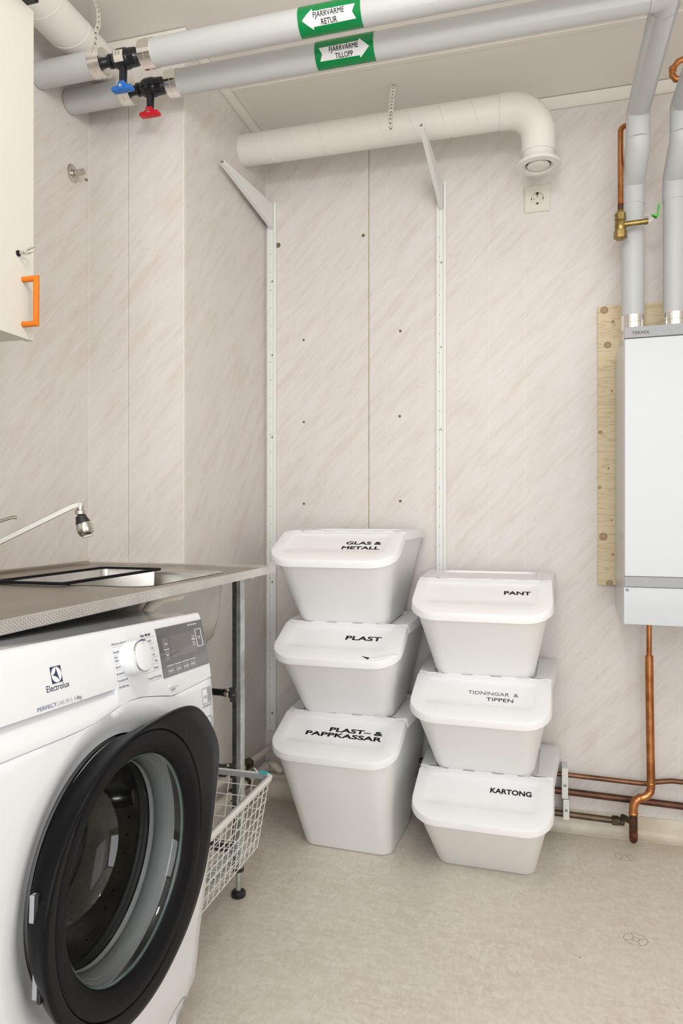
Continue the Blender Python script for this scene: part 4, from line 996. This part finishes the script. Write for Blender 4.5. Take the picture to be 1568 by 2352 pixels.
MB().lathe([(.0018, .002), (.0018, .0030), (.001, .003)], (0, 0, .0085), (0, -1, 0), 12).build('screw', M_BRASSD, SK)
for x in (-.0095, .0095): MB().tube([(x+.0028*cos(a), -.0026, -.001+.0028*sin(a)) for a in [pi*i/8 for i in range(9)]], .0005, 5).build('pin_hole', M_HOLE, SK)

# ================================================================ SHELF RAILS
def rail(label, x, z0, z1, screws, tipz, tipx):
    t = thing('shelf_rail', label, 'shelf rail', (x, YB, z0), group='white shelf rails on the back wall')
    L = z1-z0; w2 = .0165; d = .013
    prof = [(-w2, 0), (-w2, -d), (-w2+.009, -d), (-w2+.009, -.004), (w2-.009, -.004), (w2-.009, -d), (w2, -d), (w2, 0)]
    MB().prism([(px_, py_, 0) for px_, py_ in prof], (0, 0, L)).build('channel', M_RAIL, t, bevel=.0008, seg=1)
    m = MB(); k = .025
    while k < L-.15:
        m.box((-w2+.0095, -.0046, k), (-w2+.0108, -.0039, k+.0035)); k += .066
    o = m.build('slot', M_DARK, t); o['kind'] = 'stuff'
    for z in screws: MB().lathe([(.0040, 0), (.0038, .0012), (.0015, .0016), (.001, .0008)], (0, -.004, z-z0), (0, -1, 0), 14).build('screw', M_SCREW, t)
    # bracket arm: tapering folded steel
    b0, b1 = 2.070-z0, 2.158-z0; yt = 1.985-YB; tz = tipz-z0; dx = tipx-x
    def usec(y, zb_, zt_, ox): return [(ox+px_, y, pz_) for px_, pz_ in ((-.0065, zt_), (-.0065, zb_), (.0065, zb_), (.0065, zt_), (.0050, zt_), (.0050, zb_+.0015), (-.0050, zb_+.0015), (-.0050, zt_))]
    ar = MB().loft([usec(-.004, b0, b1, 0), usec(yt, tz-.012, tz, dx)]).build('bracket_arm', M_RAIL, t)
    MB().lathe([(.0035, -.004), (.0035, .004)], (dx, yt-.0005, tz-.006), (1, 0, 0), 10).build('tip_screw', M_SCREW, ar)
rail('white shelf rail with a bracket arm in the wall corner, left one', -.9355, .238, 2.168, (.30, .78, 1.31, 1.61, 1.88, 2.146), 2.121, -.936)
rail('white shelf rail with a bracket arm, right one, rising behind the bin stacks', -.317, .30, 2.165, (.80, 1.32, 1.60, 1.89), 2.142, -.3185)

# ================================================================ HEAT EXCHANGER UNIT
BD = tag(MB().box((.186, YB-.014, .802), (.86, YB-.0003, 1.697)).build('plywood_board', M_WOOD, None, bevel=.001), 'knotty pine plywood board behind the white heating unit', 'board')
U = thing('heating_unit', 'white wall-hung heating unit with grey bands above the copper riser', 'heating unit', (.224, 2.035, .734), (0, 0, radians(-2.3)))
W_, D_ = .52, .358
MB().box((0, .0, 0), (W_, D_, .797)).build('casing', M_UNIT, U, bevel=.002)
MB().box((.002, -.008, .129), (W_-.002, .0, .768)).build('front_cover', M_UNIT, U, bevel=.002)
MB().box((.001, -.010, .7695), (W_-.001, .0, .799)).build('top_band', M_UNITB, U, bevel=.001)
MB().box((.001, -.010, .1015), (W_-.001, .0, .1285)).build('bottom_band', M_UNITB, U, bevel=.001)
MB().box((.0, -.006, .0), (W_, .0, .100)).build('lower_front', M_UNIT, U, bevel=.001)
text('TERMIX', .0125, 'lettering', M_DARK, U, basis((1, 0, 0), (0, 0, 1), (0, -1, 0), (.020, -.0102, .7775)), thick=.0002, bold=.0)
MB().lathe([(.0042, 0), (.0042, .001), (.002, .003)], (.0085, -.006, .092), (0, -1, 0), 6).build('screw', M_SCREW, U)

# ================================================================ COPPER
CV = thing('copper_branch', 'bent copper pipe ending in a brass stop valve with a green lever', 'valve', (0, 0, 0))
yc = 2.222
MB().tube([(.262, yc+.004, 2.176), (.252, yc, 2.176)]+[(.252-.016*sin(t), yc, 2.160+.016*cos(t)) for t in [pi/2*i/6 for i in range(7)]]+[(.236, yc, 1.945)], .0080, 20).build('copper_pipe', M_COPPER, CV, smooth=True)
MB().tube([(.236, yc, 1.946), (.236, yc, 1.925)], .0082, 20).build('solder_joint', M_COPPERB, CV, smooth=True)
MB().lathe([(.0085, 1.928), (.011, 1.922), (.0115, 1.918)], (.2355, yc, 0), (0, 0, 1), 20).build('ferrule', M_BRASS, CV, smooth=True)
MB().lathe([(.0163, 1.919), (.0163, 1.898)], (.2355, yc, 0), (0, 0, 1), 6).build('hex_nut', M_BRASS, CV, bevel=.0008)
MB().lathe([(.0135, 1.899), (.0155, 1.892), (.0165, 1.880), (.0155, 1.868), (.0140, 1.866)], (.2355, yc, 0), (0, 0, 1), 20).build('valve_body', M_BRASS, CV, smooth=True)
MB().lathe([(.0185, 1.867), (.0190, 1.866), (.0190, 1.846), (.016, 1.843), (.014, 1.843)], (.2355, yc, 0), (0, 0, 1), 6).build('hex_nut', M_BRASS, CV, bevel=.0008)
MB().lathe([(.0080, .010), (.0080, .066), (.0095, .067), (.0095, .071), (.0078, .072), (.0075, .078)], (.2355, yc-.004, 1.8835), (1, -.02, .03), 18).build('valve_neck', M_BRASS, CV, smooth=True, ang=30)
MB().prism([(.3105, yc-.014, 1.872), (.3125, yc-.014, 1.872), (.3125, yc-.014, 1.902), (.300, yc-.014, 1.902), (.300, yc-.014, 1.900), (.3105, yc-.014, 1.900)], (0, .020, 0)).build('lever_bracket', M_CHROME, CV, bevel=.0005)
LP = [(.3215, 1.894), (.3215, 1.906), (.3235, 1.909), (.3290, 1.909), (.3300, 1.906)]
lv = MB(); n_ = 10; ctr = [(.3235, 1.900), (.3270, 1.8935), (.3315, 1.893), (.3350, 1.899), (.3368, 1.910), (.3385, 1.9300)]
lv.loft([[(x-t_, yc-.017, z+t_*.4), (x+t_, yc-.017, z-t_*.4), (x+t_, yc-.003, z-t_*.4), (x-t_, yc-.003, z+t_*.4)] for (x, z), t_ in zip(ctr, (.0032, .0034, .0030, .0020, .0016, .0014))])
lv.build('lever', M_LEVER, CV, smooth=True, ang=60, label='green lever')
MB().tube([(.312, yc-.008, 1.880), (.324, yc-.010, 1.893)], .0012, 6).build('lever_arm', M_CHROME, CV)

CL = thing('copper_loop', 'small bent copper pipe pieces behind the rightmost grey pipe near the ceiling', 'pipe', (0, 0, 0))
MB().tube([(.46, 2.20, 2.335), (.41, 2.20, 2.335), (.388, 2.20, 2.328), (.374, 2.20, 2.310), (.372, 2.20, 2.292), (.382, 2.20, 2.278), (.41, 2.20, 2.276), (.46, 2.20, 2.276)], .0085, 16).build('copper_bend', M_COPPER, CL, smooth=True)
MB().lathe([(.0105, 0), (.0105, .012)], (.374, 2.2, 2.303), (0, 0, 1), 16).build('fitting', M_COPPER, CL, smooth=True, ang=30)
MB().tube([(.384, 2.22, 2.235), (.381, 2.22, 2.215), (.380, 2.22, 2.185), (.378, 2.22, 2.170), (.384, 2.22, 2.156), (.46, 2.22, 2.152)], [.009, .009, .0065, .0095, .0100, .009], 16).build('copper_bend', M_COPPER, CL, smooth=True)

CP = thing('copper_pipe', 'bright copper riser from the heating unit down to the floor pipes', 'pipe', (0, 0, 0))
yq = 2.32
MB().tube([(.3278, yq, .7335), (.3278, yq, .596)], .0078, 20).build('riser', M_COPPER, CP, smooth=True)
MB().tube([(.3278, yq, .597), (.3295, yq, .45), (.333, yq, .207)], .0122, 24).build('sleeve', M_COPPER, CP, smooth=True, label='wider copper sleeve')
MB().lathe([(.0128, 0), (.0138, .002), (.0138, .005), (.0128, .007)], (.333, yq, .203), (0, 0, 1), 24).build('ring', M_COPPER, CP, smooth=True)
MB().tube([(.333, yq, .206), (.3335, yq, .196), (.331, yq-.002, .182), (.322, yq-.004, .170), (.310, yq-.006, .163), (.302, yq-.007, .160)], .0118, 22).build('upper_bend', M_COPPER, CP, smooth=True)
MB().tube([(.308, yq-.006, .163), (.300, yq-.007, .1605), (.290, yq-.008, .153), (.2835, yq-.009, .141), (.282, yq-.009, .128), (.282, yq-.009, .115)], .0128, 22).build('lower_bend', M_COPPER, CP, smooth=True)
MB().lathe([(.0130, 0), (.0145, .002), (.0145, .005), (.0130, .007)], (.282, yq-.009, .110), (0, 0, 1), 24).build('ring', M_COPPER, CP, smooth=True)
MB().lathe([(.0130, -.003), (.0143, -.001), (.0143, .002), (.0130, .004)], (.304, yq-.0065, .1615), (.85, .02, .5), 24).build('ring', M_COPPER, CP, smooth=True)
MB().tube([(.282, yq-.009, .112), (.282, yq-.010, .068)], .0122, 20).build('blackened_piece', M_COPPERB, CP, smooth=True)
MB().lathe([(.0, .022), (.006, .0235), (.0105, .028), (.0125, .036), (.0128, .045), (.0125, .070)], (.282, yq-.010, 0), (0, 0, 1), 22).build('end_cap', mat('reddish_copper_cap', (.24, .07, .035), .4, .6, vcol=(.06, .03, .02), vscale=70), CP, smooth=True)
MB().tube([(.282, yq-.008, .085), (.255, yq+.03, .083)], .0095, 16).build('tee_branch', M_BRASSD, CP, smooth=True)

WP = 'wall pipes along the skirting'
t = thing('wall_pipe', 'thin copper pipe along the back wall, uppermost of the three', 'pipe', (0, 0, 0), group=WP)
MB().tube([(-.70, 2.376, .192), (.069, 2.376, .1895), (.30, 2.376, .1845), (.325, 2.376, .1845), (.352, 2.376, .1925), (.40, 2.376, .201), (.60, 2.376, .199), (1.45, 2.376, .195)], .0078, 16).build('tube', mat('brown_copper', (.26, .12, .065), .36, .7, vcol=(.12, .06, .04), vscale=14), t, smooth=True)
t = thing('wall_pipe', 'thicker dark copper pipe along the back wall, middle of the three', 'pipe', (0, 0, 0), group=WP)
MB().tube([(-.70, 2.378, .141), (.062, 2.378, .1345), (.433, 2.378, .125), (1.45, 2.378, .108)], .0108, 18).build('tube', M_COPPERD, t, smooth=True)
t = thing('wall_pipe', 'old brass-brown pipe just above the skirting with a hexagonal nut', 'pipe', (0, 0, 0), group=WP)
MB().tube([(-.80, 2.372, .080), (.051, 2.368, .066), (.225, 2.364, .0635)], .0100, 18).build('tube', mat('brown_iron', (.15, .10, .065), .4, .6, vcol=(.09, .07, .05), vscale=20), t, smooth=True)
MB().lathe([(.016, 0), (.016, .020)], (.226, 2.364, .0635), (1, 0, 0), 6).build('nut', M_BRASSD, t, bevel=.001)
MB().lathe([(.011, 0), (.013, .002), (.011, .008), (.013, .012), (.011, .016)], (.245, 2.362, .0635), (.9, -.45, .1), 16).build('thread', M_BRASSD, t)
t = tag(MB().box((.074, 2.345, .122), (.0935, YB, .219)).build('pipe_clamp', M_CLAMP, None, bevel=.002), 'white pipe clamp holding the two upper wall pipes', 'clamp')
MB().lathe([(.005, 0), (.005, .001), (.002, .0016)], (.084, 2.345, .166), (0, -1, 0), 12).build('screw', M_SCREW, t)
t = tag(MB().box((.078, 2.342, .056), (.097, YB-.0005, .120)).build('pipe_clamp', M_CLAMP, None, bevel=.002), 'short white pipe clamp just above the skirting, under the taller clamp', 'clamp')
MB().lathe([(.005, 0), (.005, .001), (.002, .0016)], (.0875, 2.342, .088), (0, -1, 0), 12).build('screw', M_SCREW, t)

# cream painted radiator pipes in the niche
RP = 'cream radiator pipes behind the stand'
xr = -.928
t = thing('radiator_pipe', 'cream painted pipe along the niche wall, upper one, with a black nut', 'pipe', (0, 0, 0), group=RP)
MB().tube([(xr, YJ+.02, .225), (xr, 2.10, .202), (xr, 2.36, .186), (xr+.004, 2.385, .184), (xr+.02, 2.3875, .183), (-.705, 2.3875, .188)], .0105, 18).build('tube', M_CREAMPIPE, t, smooth=True)
t_up = t
MB().lathe([(.0195, -.012), (.0195, .012)], (xr, 2.165, .1985), (0, 1, -.05), 6).build('nut', M_BRASSD, t, bevel=.002)
MB().lathe([(.014, -.04), (.016, -.03), (.016, -.014)], (xr, 2.165, .1985), (0, 1, -.05), 14).build('valve_neck', M_BRASSD, t)
t = thing('radiator_pipe', 'cream painted pipe along the niche wall, lower one, with a black nut', 'pipe', (0, 0, 0), group=RP)
MB().tube([(xr, YJ+.02, .156), (xr, 2.10, .1445), (xr, 2.33, .134), (xr+.006, 2.352, .132), (xr+.022, 2.359, .128), (xr+.04, 2.36, .115), (xr+.042, 2.36, .108)], .0135, 20).build('tube', M_CREAMPIPE, t, smooth=True)
MB().lathe([(.0148, -.004), (.0148, .012), (.0135, .014)], (xr, 2.318, .1345), (0, 1, 0), 20).build('coupling', M_CREAMPIPE, t, smooth=True, ang=40)
MB().lathe([(.0195, -.010), (.0195, .010)], (xr, 2.145, .1425), (0, 1, -.05), 6).build('nut', M_BRASSD, t, bevel=.002)
MB().tube([(xr, 2.05, .146), (xr, 2.02, .147)], .0165, 16).build('union', M_BRASSD, t)
t = thing('radiator_pipe', 'cream painted pipe low on the back wall, running behind the left bin stack', 'pipe', (0, 0, 0), group=RP)
MB().tube([(-.955, 2.388, .0800), (-.60, 2.388, .0795), (-.20, 2.388, .0785)], .0105, 18).build('tube', M_CREAMPIPE, t, smooth=True)
